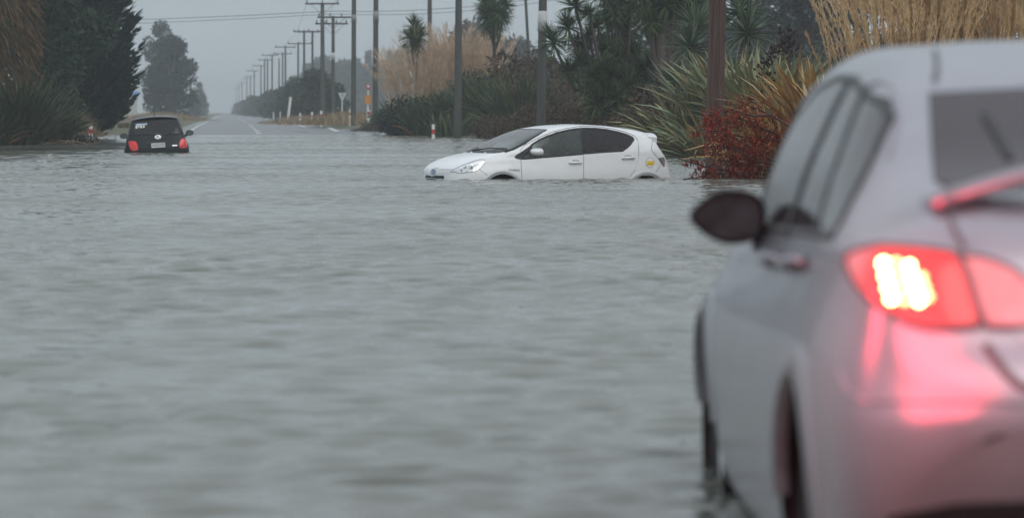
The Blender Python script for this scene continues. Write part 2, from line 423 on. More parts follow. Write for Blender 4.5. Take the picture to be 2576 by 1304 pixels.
def broad_tree_mesh(H, Rw, seed, n=9000, leaf=.35, lift=.12, clumps=26, flat=1.0, shape='round'):
    """crown of leaf clumps with gaps, and a trunk with limbs: returns (crown mesh data, trunk MB)"""
    g = np.random.default_rng(seed)
    cs = []
    for i in range(clumps):
        t = g.uniform(lift, 1)
        if shape == 'round': rr = math.sin(min(1, (t - lift) / (1 - lift) * .93 + .07) * math.pi * .93 + .15) ** .6
        elif shape == 'gum': rr = np.interp(t, [lift, .3, .6, .82, 1], [.8, 1, .98, .72, .25])
        else: rr = np.interp(t, [0, .15, .5, 1], [.9, 1, .85, .3])
        a = g.uniform(0, 6.28); r = Rw * rr * math.sqrt(g.uniform(.15, 1)) * .82
        if shape == 'dome': rr = g.uniform(0, .9) ** .5; r = Rw * rr; t = math.sqrt(1 - rr * rr) * g.uniform(.15, .9)
        cs.append((r * math.cos(a), r * math.sin(a), t * H * .93, Rw * g.uniform(.22, .42)))
    tr = MB()
    top = .6 * H
    wob = [g.normal(0, .02 * H, 2) * k / 4 for k in range(5)]
    tp = [(wob[k][0], wob[k][1], top * k / 4 - .3 * (k == 0)) for k in range(5)]
    r0 = .028 * H
    tr.tube(tp, [r0 * (1 - .17 * k) for k in range(5)], 7)
    parts = []
    for i, (x, y, z, r) in enumerate(cs):
        k = int(n / clumps * (r / (Rw * .32)) ** 2)
        d = unit(k, g); rad = r * g.uniform(.35, 1.0, k) ** .6
        p = np.array([x, y, z]) + d * rad[:, None] * np.array([1, 1, .78 * flat])
        parts.append(cards(p, d + g.normal(0, .8, (k, 3)) + np.array([0, 0, -.25]), leaf * g.uniform(.6, 1.3, k), leaf * .55 * g.uniform(.6, 1.3, k), g))
        if i % 2 == 0:
            zz = max(.15 * H, min(top * .95, z * .6)); u = zz / top * 4; j = min(3, int(u)); f = u - j
            s = Vector(tp[j]).lerp(Vector(tp[j + 1]), f); e_ = Vector((x, y, z))
            mid = s.lerp(e_, .5) + Vector((0, 0, -.04 * H))
            tr.tube([s, mid, e_], [r0 * .4, r0 * .25, r0 * .08], 5, False)
    return merge(parts), tr
def tree(name, loc, crown, trunk, cm, bm_, label, cat='tree', group=None, rz=0, sc=1):
    o = empty(name, loc, (0, 0, rz)); o.scale = (sc,) * 3
    link('crown', mesh_np('crown', *crown), cm, o)
    trunk.build('trunk', bm_, o, True)
    return tag(o, label, cat, group)
def conifer_mesh(H, R0, seed, levels=46, per=9, leaf=.30, prof=None, tipup=.5, dens=26):
    g = np.random.default_rng(seed); parts = []
    tr = MB(); tr.tube([(0, 0, -.3), (0, 0, H * .5), (0, 0, H * .97)], [.026 * H, .017 * H, .004 * H], 8)
    for i in range(levels):
        z = H * (.03 + .95 * i / levels)
        rr = R0 * (np.interp(z / H, *prof) if prof else (1 - z / H) ** .8)
        for k in range(per):
            a = g.uniform(0, 6.28); Lb = rr * g.uniform(.78, 1.1); n = max(4, int(dens * Lb / R0 + 4))
            s = g.uniform(.12, 1, n) ** .7
            rise = g.uniform(-.05, .2); px = Lb * s; pz = z + Lb * (rise * s + tipup * .5 * s ** 3) - .12 * Lb * np.sin(s * 3.1)
            p = np.stack([px * math.cos(a), px * math.sin(a), pz], -1) + g.normal(0, .07 * R0 + .03, (n, 3)) * (1.15 - s)[:, None]
            d = np.array([math.cos(a), math.sin(a), tipup]) + g.normal(0, .42, (n, 3)) * (1.2 - .7 * s)[:, None]
            parts.append(cards(p, d, leaf * g.uniform(.7, 1.5, n), leaf * .36 * g.uniform(.7, 1.3, n), g))
            if k % 3 == 0: tr.tube([(0, 0, z), (px.max() * .8 * math.cos(a), px.max() * .8 * math.sin(a), z + .8 * Lb * rise)], [.012 * R0 + .01, .006], 4, False)
    return merge(parts), tr
def rosette(n, L, W, seed, down=.25, up=0.0):
    """a cabbage-tree head: stiff sword leaves in all directions, the lowest ones hanging"""
    g = np.random.default_rng(seed)
    yaw = g.uniform(0, 6.28, n); u = g.uniform(0, 1, n) ** .8
    tilt = .12 + u * 1.95; dr = np.where(u > .75, g.uniform(.3, .9, n), g.uniform(0, .28, n))
    base = np.stack([.05 * np.sin(tilt) * np.cos(yaw), .05 * np.sin(tilt) * np.sin(yaw), -.16 * u + .05], -1)
    return blades(n, base, yaw, tilt, L * g.uniform(.75, 1.1, n), W * g.uniform(.8, 1.2, n), dr, S=4, fold=.3, rg=g, root=.75)
def skirt(n, L, W, seed):
    g = np.random.default_rng(seed)
    yaw = g.uniform(0, 6.28, n); tilt = g.uniform(1.7, 2.6, n)
    base = np.stack([.06 * np.cos(yaw), .06 * np.sin(yaw), -.2 - g.uniform(0, .3, n)], -1)
    return blades(n, base, yaw, tilt, L * g.uniform(.6, 1.0, n), W, g.uniform(.2, .6, n), S=4, rg=g)
def tuft(n, L, W, seed, spread=.35, tilt=(.05, .75), droop=(.2, 1.1), S=6, fold=.25):
    g = np.random.default_rng(seed)
    yaw = g.uniform(0, 6.28, n); r = spread * np.sqrt(g.uniform(0, 1, n))
    y2 = yaw + g.normal(0, .5, n)
    base = np.stack([r * np.cos(yaw), r * np.sin(yaw), np.zeros(n) - .05], -1)
    return blades(n, base, y2, g.uniform(*tilt, n) * (.35 + .65 * r / spread), L * g.uniform(.6, 1.1, n), W * g.uniform(.7, 1.2, n), g.uniform(*droop, n), S=S, rg=g, fold=fold)
def plume_mesh(H, seed, bend=.25, plume=.4, hair=.16, n=150, width=.035, stemr=.006):
    """one seed head of pampas or toetoe: a thin stem and a feathery plume"""
    g = np.random.default_rng(seed)
    t = np.linspace(0, 1, 9); th = bend * t ** 2
    pts = np.stack([H * (t * np.sin(th)), 0 * t, H * t * np.cos(th * .6)], -1)
    mb = MB().tube([tuple(p) for p in pts], [stemr * (1 - .7 * q) for q in t], 4, False)
    s = g.uniform(1 - plume, 1, n); idx = s * 8; j = np.minimum(7, idx.astype(int)); f = (idx - j)[:, None]
    p = pts[j] * (1 - f) + pts[j + 1] * f
    env = np.sin(np.clip((s - (1 - plume)) / plume, 0, 1) * math.pi) ** .6 + .15
    out = g.normal(0, 1, (n, 3)); out[:, 2] = 0
    d = np.array([.2, 0, 1.0]) + out * .22
    hv_, hf = cards(p + out * width * .2 * env[:, None], d, hair * g.uniform(.5, 1.2, n), .014 * g.uniform(.6, 1.3, n), g)
    o = len(mb.v)
    return [*mb.v, *hv_.tolist()], [*mb.f, *[tuple(q) for q in (hf + o).tolist()]]

LM = {}
LM['conifer'] = leafmat('conifer_leaf', [(.004, .016, .014), (.008, .027, .021), (.013, .036, .026), (.008, .024, .021)], .6)
LM['bushy'] = leafmat('bushy_leaf', [(.010, .028, .019), (.024, .052, .026), (.016, .04, .028), (.042, .072, .03)], .55)
LM['rust'] = leafmat('rust_leaf', [(.08, .045, .018), (.14, .072, .025), (.055, .05, .022), (.11, .05, .02)], .6)
LM['gum'] = leafmat('gum_leaf', [(.028, .046, .042), (.058, .078, .07), (.042, .06, .054)], .6)
LM['hedge'] = leafmat('hedge_leaf', [(.018, .034, .022), (.035, .058, .028), (.06, .075, .038), (.025, .04, .026)], .6)
LM['flax_dark'] = leafmat('flax_dark_leaf', [(.010, .036, .02), (.03, .078, .028), (.065, .115, .036), (.14, .14, .045), (.018, .05, .03), (.08, .135, .06)], .4)
LM['flax_deep'] = leafmat('flax_deep_leaf', [(.008, .024, .016), (.02, .045, .024), (.045, .07, .032), (.09, .085, .035), (.014, .034, .024)], .45)  # deeper greens for the left bank flax
LM['flax_pale'] = leafmat('flax_pale_leaf', [(.16, .20, .11), (.33, .34, .17), (.26, .32, .21), (.40, .36, .18), (.15, .21, .14), (.24, .15, .06), (.20, .26, .17)], .38)
LM['flax_tan'] = leafmat('flax_tan_leaf', [(.34, .22, .08), (.46, .33, .13), (.38, .17, .05), (.52, .42, .22), (.28, .13, .05), (.44, .34, .17)], .42)
LM['dead_leaf'] = leafmat('dead_leaf', [(.30, .15, .06), (.36, .20, .08), (.22, .11, .05)], .7)
LM['cabbage'] = leafmat('cabbage_leaf', [(.008, .03, .015), (.036, .095, .026), (.11, .16, .045), (.014, .046, .02), (.06, .125, .055)], .4)
LM['cabbage_pale'] = leafmat('cabbage_pale_leaf', [(.04, .08, .045), (.11, .17, .10), (.07, .12, .08), (.17, .20, .11), (.03, .06, .04)], .38)
LM['skirt'] = leafmat('skirt_leaf', [(.07, .05, .03), (.11, .08, .045), (.05, .04, .03)], .8)
LM['core'] = leafmat('core_leaf', [(.36, .32, .05), (.28, .28, .06)], .5)
LM['plume'] = leafmat('plume_straw', [(.66, .47, .27), (.75, .57, .36), (.56, .37, .20), (.80, .63, .42)], .8)
LM['plume_mid'] = leafmat('plume_straw_mid', [(.60, .45, .31), (.70, .55, .41), (.50, .36, .24)], .8)
LM['toetoe_leaf'] = leafmat('toetoe_leaf', [(.10, .12, .05), (.16, .15, .065), (.24, .18, .08)], .6)
LM['red_leaf'] = leafmat('red_dead_leaf', [(.22, .022, .015), (.32, .045, .02), (.12, .014, .011), (.42, .12, .04)], .7)
LM['dry_grass'] = leafmat('dry_grass', [(.28, .21, .13), (.34, .26, .16), (.22, .17, .11)], .9)
LM['bracken'] = leafmat('bracken', [(.06, .05, .035), (.12, .075, .045), (.05, .055, .035), (.09, .055, .04)], .8)
LM['wet_grass'] = leafmat('wet_grass', [(.07, .08, .04), (.12, .11, .06), (.16, .13, .08)], .8)
LM['stalk'] = leafmat('seed_pod', [(.022, .012, .012), (.035, .018, .016)], .7)

# ------------------------------------------------------------------ cars: builders
def pchip(xp, yp, x):
    xp = np.asarray(xp, float); yp = np.asarray(yp, float); h = np.diff(xp); dl = np.diff(yp) / h
    m = np.zeros_like(yp); m[0] = dl[0]; m[-1] = dl[-1]
    for i in range(1, len(xp) - 1):
        if dl[i - 1] * dl[i] > 0:
            w1 = 2 * h[i] + h[i - 1]; w2 = h[i] + 2 * h[i - 1]; m[i] = (w1 + w2) / (w1 / dl[i - 1] + w2 / dl[i])
    j = np.clip(np.searchsorted(xp, x) - 1, 0, len(xp) - 2); t = (x - xp[j]) / h[j]
    return ((2 * t ** 3 - 3 * t ** 2 + 1) * yp[j] + (t ** 3 - 2 * t ** 2 + t) * h[j] * m[j] + (-2 * t ** 3 + 3 * t ** 2) * yp[j + 1] + (t ** 3 - t ** 2) * h[j] * m[j + 1])
def catmull(p, per):
    p = np.asarray(p, float); n = len(p); out = []
    e = np.vstack([2 * p[0] - p[1], p, 2 * p[-1] - p[-2]])
    for i in range(n - 1):
        a, b, c, d = e[i], e[i + 1], e[i + 2], e[i + 3]
        for k in range(per):
            t = k / per
            out.append(.5 * (2 * b + (c - a) * t + (2 * a - 5 * b + 4 * c - d) * t * t + (3 * b - a - 3 * c + d) * t ** 3))
    out.append(p[-1]); return np.array(out)
class Car:
    def __init__(s, name, loc, rot, stations, paint, wheels, wheel_r=.30, arch_r=.34, track=.74, nx=260, per=9, bulge=.03):
        s.root = empty(name, loc, rot); s.paint = paint
        s.mw = Matrix.LocRotScale(Vector(loc), Euler(rot), None); s.inv = s.mw.inverted()
        st = np.array(sorted(stations), float); xs_ = st[:, 0]
        u = np.linspace(0, 1, nx); x = np.interp(u, np.linspace(0, 1, 400), np.interp(np.linspace(0, 1, 400), np.linspace(0, 1, 400), xs_[0] + (xs_[-1] - xs_[0]) * (np.linspace(0, 1, 400))))
        # denser toward the ends
        k = .5 - .5 * np.cos(np.pi * u); x = xs_[0] + (xs_[-1] - xs_[0]) * (.45 * u + .55 * k)
        c = [pchip(xs_, st[:, i], x) for i in range(1, 9)]
        rows = []
        for i in range(nx):
            zb, ym, zm, yb, zbelt, yr, zr, zt = [q[i] for q in c]
            half = catmull([(0, zb), (.55 * ym, zb - .004), (.88 * ym, zb + .015), (.975 * ym, zb + .28 * (zm - zb)), (ym, zm), (.35 * ym + .65 * yb, zm + .72 * (zbelt - zm)),
                            (yb, zbelt), (.48 * yb + .52 * yr + bulge, .5 * zbelt + .5 * zr), (yr, zr), (.62 * yr, zr + .78 * (zt - zr)), (0, zt)], per)
            rows.append(half)
        H = np.array(rows); m_ = H.shape[1]
        full = np.concatenate([H, np.stack([-H[:, -2:0:-1, 0], H[:, -2:0:-1, 1]], -1)], 1); K = full.shape[1]
        v = np.stack([np.repeat(x, K), full[..., 0].ravel(), full[..., 1].ravel()], -1)
        i, k = np.meshgrid(np.arange(nx - 1), np.arange(K), indexing='ij'); k2 = (k + 1) % K
        f = np.stack([i * K + k, (i + 1) * K + k, (i + 1) * K + k2, i * K + k2], -1).reshape(-1, 4)
        c0 = [x[0], 0, full[0, :, 1].mean()]; c1 = [x[-1], 0, full[-1, :, 1].mean()]
        n0 = len(v); v = np.vstack([v, c0, c1])
        kk = np.arange(K); k2 = (kk + 1) % K
        cap = [(n0, int(a), int(b)) for a, b in zip(kk, k2)] + [(n0 + 1, int((nx - 1) * K + b), int((nx - 1) * K + a)) for a, b in zip(kk, k2)]
        s.v = v; s.f = f; s.cap = cap
        s.bvh = BVHTree.FromPolygons([tuple(q) for q in v], [tuple(map(int, q)) for q in f] + cap)
        s.keep = np.ones(len(f), bool); s.wheels = wheels; s.track = track
        fc = v[f].mean(1)
        for wx, wz in wheels:
            s.keep &= ~((np.hypot(fc[:, 0] - wx, fc[:, 2] - wz) < arch_r) & (np.abs(fc[:, 1]) > .40))
        for wx, wz in wheels:
            for sg in (1, -1): s.wheel(wx, wz, sg, wheel_r, arch_r)
    def q2ray(s, q):
        d = Vector(((q[0] - 1288) / FPX, 1, -(q[1] - HOR) / FPX)); o = Vector((0, 0, CAM_H))
        return s.inv @ o, (s.inv.to_3x3() @ d).normalized()
    def hit(s, q, mode='cam'):
        if mode == 'cam': o, d = s.q2ray(q)
        elif mode == 'rear': o, d = Vector((-5, q[0], q[1])), Vector((1, 0, 0))
        elif mode == 'side': o, d = Vector((q[0], 3, q[1])), Vector((0, -1, 0))
        elif mode == 'top': o, d = Vector((q[0], q[1], 5)), Vector((0, 0, -1))
        l, n, i, dist = s.bvh.ray_cast(o, d)
        if l is None: return None
        if n.dot(d) > 0: n = -n
        return l, n
    def cut(s, poly, mirror=True):
        """opens the body where a pane sits: faces that fall inside the outline seen from the camera"""
        poly = np.array(poly, float)
        for sg in ((1, -1) if mirror else (1,)):
            vv = s.v[:-2].copy(); vv[:, 1] *= sg
            mwn = np.array(s.mw); wv = vv @ mwn[:3, :3].T + mwn[:3, 3]
            px = 1288 + FPX * wv[:, 0] / wv[:, 1]; py = HOR - FPX * (wv[:, 2] - CAM_H) / wv[:, 1]
            ins = inside_poly(px, py, poly)
            a = vv[s.f]; n = np.cross(a[:, 1] - a[:, 0], a[:, 2] - a[:, 0]) * sg
            cl = np.array(s.inv @ Vector((0, 0, CAM_H)))
            facing = ((cl - a.mean(1)) * n).sum(1)
            if not hasattr(s, 'fs'):
                b = s.v[s.f]; nb = np.cross(b[:, 1] - b[:, 0], b[:, 2] - b[:, 0]); out = (nb * (b.mean(1) - np.array([0, 0, .8]))).sum(1); s.fs = np.sign(np.median(np.sign(out)))
            s.keep &= ~(ins[s.f].any(1) & (facing * s.fs > 0))
    def cut_top(s, poly, zmin):
        fc = s.v[s.f]; p = np.array(poly, float)
        ins = inside_poly(fc[..., 0], fc[..., 1], p).any(1)
        s.keep &= ~(ins & (fc[..., 2].mean(1) > zmin))
    def finish(s, name='body'):
        f = [tuple(map(int, q)) for q in s.f[s.keep]] + s.cap
        return link(name, mesh_np(name, s.v, f), s.paint, s.root, True)
    def pts3(s, pts, mode='cam'):
        return [s.hit(q, mode) for q in pts]
    def patch(s, name, poly, m, off=.004, parent=None, mirror=False, mode='cam', res=None, smooth_poly=0, skirt_=.012):
        poly = np.array(poly, float)
        if smooth_poly:
            for _ in range(smooth_poly):
                nx_ = np.roll(poly, -1, 0); poly = np.stack([.75 * poly + .25 * nx_, .25 * poly + .75 * nx_], 1).reshape(-1, 2)
        lo, hi = poly.min(0), poly.max(0); span = max(hi - lo)
        r = res or span / 22
        bd = []
        for a, b in zip(poly, np.roll(poly, -1, 0)):
            k = max(1, int(np.hypot(*(b - a)) / r)); bd += [a + (b - a) * i / k for i in range(k)]
        bd = np.array(bd); nb = len(bd)
        gx, gy = np.meshgrid(np.arange(lo[0] + r / 2, hi[0], r), np.arange(lo[1] + r / 2, hi[1], r))
        ins = inside_poly(gx, gy, poly) & (poly_dist(gx, gy, bd) > r * .45)
        pts = np.concatenate([bd, np.stack([gx[ins], gy[ins]], -1)])
        vo, eo, fo, *_ = delaunay_2d_cdt([Vector(p) for p in pts], [], [list(range(nb))], 1, 1e-6)
        hits = [s.hit(p, mode) for p in vo]
        ids = {}; V = []; Nn = []
        for i, h in enumerate(hits):
            if h: ids[i] = len(V); V.append(h[0] + h[1] * off); Nn.append(h[1])
        F = [tuple(ids[i] for i in f) for f in fo if all(i in ids for i in f)]
        F2 = []
        for f in F:
            a, b, c = (V[i] for i in f[:3])
            nrm = (b - a).cross(c - a)
            if max((a - b).length, (b - c).length, (c - a).length) > .35: continue
            F2.append(f if nrm.dot(Nn[f[0]]) > 0 else f[::-1])
        cnt = {}
        for f in F2:
            for i in range(len(f)):
                a, b = f[i], f[(i + 1) % len(f)]
                if (b, a) in cnt: cnt[(b, a)] = 0
                else: cnt[(a, b)] = cnt.get((a, b), 0) + 1
        sk = {}; NV = len(V)
        for (a, b), n_ in list(cnt.items()):
            if n_ == 1:
                for q in (a, b):
                    if q not in sk: sk[q] = len(V); V += [V[q].copy(), V[q] - Nn[q] * skirt_]
                F2.append((sk[b], sk[a], sk[a] + 1, sk[b] + 1))
        out = []
        for sg in ((1, -1) if mirror else (1,)):
            vv = [(p.x, p.y * sg, p.z) for p in V]; ff = F2 if sg > 0 else [f[::-1] for f in F2]
            out.append(link(name, mesh_np(name, vv, ff), m, parent or s.root, True))
        return out if mirror else out[0]
    def strip(s, name, line, w_in, w_out, m, off=.002, closed=False, parent=None, mirror=False, mode='cam', step=None):
        """a thin strip along a line on the body: w_in / w_out to the two sides (same unit as the line)"""
        L = np.array(line, float)
        if closed: L = np.vstack([L, L[:1]])
        st_ = step or (6 if mode == 'cam' else .03)
        P2 = []
        for a, b in zip(L[:-1], L[1:]):
            k = max(1, int(np.hypot(*(b - a)) / st_)); P2 += [a + (b - a) * i / k for i in range(k)]
        if not closed: P2.append(L[-1])
        P2 = np.array(P2); n = len(P2)
        if closed: T = np.roll(P2, -1, 0) - np.roll(P2, 1, 0)
        else: T = np.gradient(P2, axis=0)
        T /= np.linalg.norm(T, axis=1, keepdims=True) + 1e-9; Nr = np.stack([-T[:, 1], T[:, 0]], -1)
        A = s.pts3(P2 - Nr * w_in, mode); B = s.pts3(P2 + Nr * w_out, mode)
        V = []; ok = []
        for a, b in zip(A, B):
            g = a is not None and b is not None and (a[0] - b[0]).length < .2
            ok.append(g)
            if g: V += [a[0] + a[1] * off, b[0] + b[1] * off, a[0] - a[1] * .008, b[0] - b[1] * .008]
            else: V += [Vector()] * 4
        F = []
        for i in range(n if closed else n - 1):
            j = (i + 1) % n
            if ok[i] and ok[j]:
                F += [(4 * i, 4 * j, 4 * j + 1, 4 * i + 1), (4 * i, 4 * i + 2, 4 * j + 2, 4 * j), (4 * i + 1, 4 * j + 1, 4 * j + 3, 4 * i + 3)]
        out = []
        for sg in ((1, -1) if mirror else (1,)):
            out.append(link(name, mesh_np(name, [(p.x, p.y * sg, p.z) for p in V], F), m, parent or s.root, True))
        return out if mirror else out[0]
    def frame(s, q, mode='cam', up=Vector((0, 0, 1))):
        h = s.hit(q, mode); l, n = h
        y = (up - n * up.dot(n)).normalized(); x = y.cross(n)
        m = Matrix((x, y, n)).transposed().to_4x4(); m.translation = l; return m
    def put(s, o, mtx, parent=None, off=0.0):
        o.parent = parent or s.root; o.matrix_local = mtx @ Matrix.Translation((0, 0, off)); return o
    def wheel(s, wx, wz, sg, r, ar):
        w_ = empty('wheel', (wx, sg * s.track, wz)); w_.parent = s.root
        k = sg
        MB().lathe([(.62 * r, -.09 * k), (.9 * r, -.10 * k), (r, -.075 * k), (r, .075 * k), (.9 * r, .10 * k), (.64 * r, .09 * k)], 'Y', 36).build('tyre', M['rubber'], w_, True)
        mb = MB().lathe([(.64 * r, .085 * k), (.6 * r, .05 * k), (.6 * r, -.06 * k)], 'Y', 36)
        for i in range(5):
            a = i * 2 * math.pi / 5; q = Matrix.Rotation(-a, 3, 'Y')
            mb.box(q @ Vector((.33 * r, .055 * k, 0)), (.56 * r, .03, .16 * r), q)
        mb.lathe([(.001, .08 * k), (.14 * r, .075 * k), (.15 * r, .03 * k)], 'Y', 16)
        mb.build('rim', M['alloy'], w_)
        MB().lathe([(ar + .03, sg * .12), (ar + .03, -sg * .30)], 'Y', 40, (wx, sg * s.track, wz)).lathe([(.01, -sg * .30), (ar + .03, -sg * .30)], 'Y', 40, (wx, sg * s.track, wz)).build('wheel_well', M['black_trim'], s.root)
    def arch_lip(s, wx, wz, r0, r1, off, m, a0=8, a1=172):
        for sg in (1, -1):
            V = []; F = []; n = 40
            for i in range(n + 1):
                a = R(a0 + (a1 - a0) * i / n)
                for r_, o_ in ((r0, -.02), (r0, off), (r1, off * .4), (r1 + .014, -.002)):
                    x = wx + r_ * math.cos(a); z = wz + r_ * math.sin(a)
                    l, nn, *_ = s.bvh.ray_cast(Vector((x, 3 * sg, z)), Vector((0, -sg, 0)))
                    if l is None: l = Vector((x, sg * .8, z)); nn = Vector((0, sg, 0))
                    V.append(l + Vector((0, sg, 0)) * o_)
            for i in range(n):
                for k in range(3):
                    q = (4 * i + k, 4 * (i + 1) + k, 4 * (i + 1) + k + 1, 4 * i + k + 1); F.append(q if sg > 0 else q[::-1])
            link('wheel_arch', mesh_np('wheel_arch', V, F), m, s.root, True)
def text_mesh(name, s, size, m, ext=.002, sx=1.0, align='CENTER'):
    c = bpy.data.curves.new('t', 'FONT'); c.body = s; c.size = size; c.align_x = align; c.align_y = 'CENTER'; c.extrude = ext; c.resolution_u = 3
    o = bpy.data.objects.new('t', c); col.objects.link(o)
    bpy.context.view_layer.update()
    me = bpy.data.meshes.new_from_object(o.evaluated_get(bpy.context.evaluated_depsgraph_get()))
    bpy.data.objects.remove(o); bpy.data.curves.remove(c)
    if sx != 1.0: me.transform(Matrix.Diagonal((sx, 1, 1, 1)))
    me.name = name
    return link(name, me, m)
def ring_ellipse(mb, cx, cy, a, b, r, n=36):
    pts = [(cx + a * math.cos(2 * math.pi * i / n), cy + b * math.sin(2 * math.pi * i / n), 0) for i in range(n + 1)]
    vs = []; fs = []
    for i in range(n):
        g = 2 * math.pi * i / n
        for (k, h) in ((-r, 0), (0, r), (r, 0)):
            vs.append((cx + (a + k) * math.cos(g), cy + (b + k) * math.sin(g), h))
    for i in range(n):
        j = (i + 1) % n
        fs += [(3 * i, 3 * i + 1, 3 * j + 1, 3 * j), (3 * i + 1, 3 * i + 2, 3 * j + 2, 3 * j + 1)]
    mb.add(vs, fs)
def oval_badge(name, a, b, r, m):
    mb = MB(); ring_ellipse(mb, 0, 0, a, b, r); ring_ellipse(mb, 0, 0, a * .36, b * .95, r * .8); ring_ellipse(mb, 0, b * .42, a * .68, b * .5, r * .8)
    return mb.build(name, m, None, True)
def mirror_unit(car, c, wdt, hgt, dep, sg, m, parent=None, arm=.12, glassm=None, rear_only=False, pt=.45):
    """door mirror: shell with a rounded outer end, arm, and a glass set into its rearward face. c: centre, sg: +1 left side"""
    mm = empty('mirror'); mm.parent = parent or car.root; mm.location = c
    out = []
    n = 28
    for i in range(n):
        g = 2 * math.pi * i / n; cx = math.cos(g); cy = math.sin(g)
        p = 2.6 if cx < 0 else 2.2
        X = math.copysign(abs(cx) ** (2 / p), cx); Y_ = math.copysign(abs(cy) ** (2 / p), cy)
        tap = 1 - pt * max(0, X) ** 1.5
        out.append((X * wdt / 2 * sg, Y_ * hgt / 2 * tap))
    V = []; F = []
    rows = [(-.02, .93), (0, 1.0), (.4, .98), (.72, .86), (.92, .6), (1.0, .25)]
    for d_, s_ in rows:
        for (y, z) in out: V.append((d_ * dep, y * s_, z * s_))
    for i in range(len(rows) - 1):
        for k in range(n):
            k2 = (k + 1) % n; q = (i * n + k, i * n + k2, (i + 1) * n + k2, (i + 1) * n + k); F.append(q if sg > 0 else q[::-1])
    F.append(tuple(range((len(rows) - 1) * n, len(rows) * n)))
    link('shell', mesh_np('shell', V, F), m, mm, True)
    gv = [(.012, y * .88, z * .88) for y, z in out]
    link('mirror_glass', mesh_np('mirror_glass', gv, [tuple(range(n))[::-1] if sg > 0 else tuple(range(n))]), glassm or M['mirror_glass'], mm)
    MB().tube([(.35 * dep, -sg * wdt * .35, -hgt * .38), (.3 * dep, -sg * (wdt * .5 + arm), -hgt * .5)], [.035, .04], 8).build('arm', M['black_trim'], mm, True)
    return mm
M['mirror_glass'] = mat('mirror_glass', (.55, .58, .6), .06, metal=1, var=.05)
def seat_unit(car, x, y, z=.30):
    st = empty('seat', (x, y, z)); st.parent = car.root
    MB().box((0, 0, .08), (.5, .48, .16), taper=.92).build('cushion', M['seat'], st, True)
    MB().box((-.32, 0, .46), (.14, .46, .62), Matrix.Rotation(R(-14), 3, 'Y'), .8).build('backrest', M['seat'], st, True)
    MB().box((-.42, 0, .86), (.09, .25, .17), Matrix.Rotation(R(-10), 3, 'Y'), .85).build('headrest', M['seat'], st, True)

# ------------------------------------------------------------------ the white hatchback, front wheels deep in the flood
def Z6(u, v): return ((1300 + u / 2.927) / 1.2648, (360 + v / 2.927) / 1.2648)
def Z1(u, v): return ((1330 + u / 6.962) / 1.2648, (480 + v / 6.962) / 1.2648)
def Zr(u, v): return ((2000 + u / 6.863) / 1.2648, (400 + v / 6.863) / 1.2648)
def PL(fn, *p): return [fn(*q) for q in p]
TH = R(25)
white = [  # x, floor, half width, its height, half width at the belt, belt height, roof edge half width, height, crown height
    (2.135, .36, .20, .52, .16, .62, .12, .655, .665), (2.11, .30, .40, .52, .36, .66, .26, .705, .72), (2.04, .25, .585, .53, .545, .70, .40, .755, .775), (1.92, .22, .70, .55, .65, .755, .49, .815, .84),
    (1.74, .21, .775, .57, .72, .82, .55, .88, .91), (1.52, .2, .822, .6, .755, .865, .60, .93, .96), (1.32, .2, .84, .6, .765, .895, .64, .97, 1.0), (1.12, .2, .845, .62, .77, .915, .665, 1.055, 1.095),
    (.90, .2, .847, .62, .775, .925, .66, 1.15, 1.19), (.60, .2, .847, .62, .775, .945, .63, 1.27, 1.315), (.30, .2, .847, .62, .775, .96, .605, 1.355, 1.405), (0, .2, .847, .62, .775, .98, .585, 1.395, 1.445),
    (-.3, .2, .847, .62, .775, 1.0, .575, 1.405, 1.46), (-.7, .2, .847, .63, .77, 1.025, .565, 1.39, 1.45), (-1.1, .2, .845, .64, .755, 1.05, .55, 1.345, 1.415), (-1.4, .21, .83, .64, .735, 1.06, .525, 1.295, 1.375),
    (-1.56, .22, .81, .63, .70, 1.03, .49, 1.24, 1.33), (-1.65, .23, .79, .62, .665, .99, .46, 1.12, 1.17), (-1.74, .25, .765, .60, .63, .90, .44, .99, 1.01), (-1.80, .27, .735, .57, .60, .80, .42, .86, .87),
    (-1.85, .30, .66, .53, .54, .68, .38, .71, .715), (-1.875, .36, .52, .50, .44, .60, .32, .625, .63)]
W = Car('white_hatchback', (.655, 57.98, -.563), (0, R(-.8), math.pi + TH), white, M['white_paint'], [(1.275, .30), (-1.275, .30)], .295, .355, .73)
tag(W.root, 'white five-door hatchback stranded in the flood with water up to its wheel arches', 'car')
fw = PL(Z6, (1055, 428), (1150, 292), (1225, 246), (1300, 214), (1380, 186), (1460, 165), (1540, 151), (1601, 144), (1624, 381), (1440, 397), (1250, 412), (1140, 422))
rw = PL(Z6, (1612, 142), (1750, 145), (1850, 157), (1950, 178), (2030, 202), (2085, 228), (2096, 246), (2070, 285), (2030, 325), (1992, 353), (1800, 364), (1634, 378))
ws = PL(Z6, (560, 360), (640, 318), (745, 264), (850, 215), (960, 172), (1064, 145), (1180, 150), (1284, 158), (1200, 205), (1080, 280), (980, 330), (905, 360), (800, 370), (660, 368))
edge = [W.hit(Z6(u, v))[0] for u, v in ((1284, 158), (1200, 205), (1080, 280), (980, 330), (905, 360))]
half = [(edge[0].x + .055, 0), (edge[0].x + .04, .3)] + [(p.x, p.y) for p in edge] + [(edge[-1].x + .11, .46), (1.31, .25), (1.335, 0)]
wsl = half + [(x, -y) for x, y in half[-2:0:-1]]
W.cut(fw); W.cut(rw); W.cut_top(wsl, .9)
W.finish()
fdoor = PL(Z6, (1057, 640), (1046, 432), (1250, 412), (1440, 397), (1626, 381), (1630, 385), (1628, 640))
rdoor = PL(Z6, (1632, 640), (1634, 380), (1800, 366), (1996, 353), (2100, 300), (2134, 255), (2140, 350), (2143, 420), (2110, 520), (2050, 610), (2035, 640))
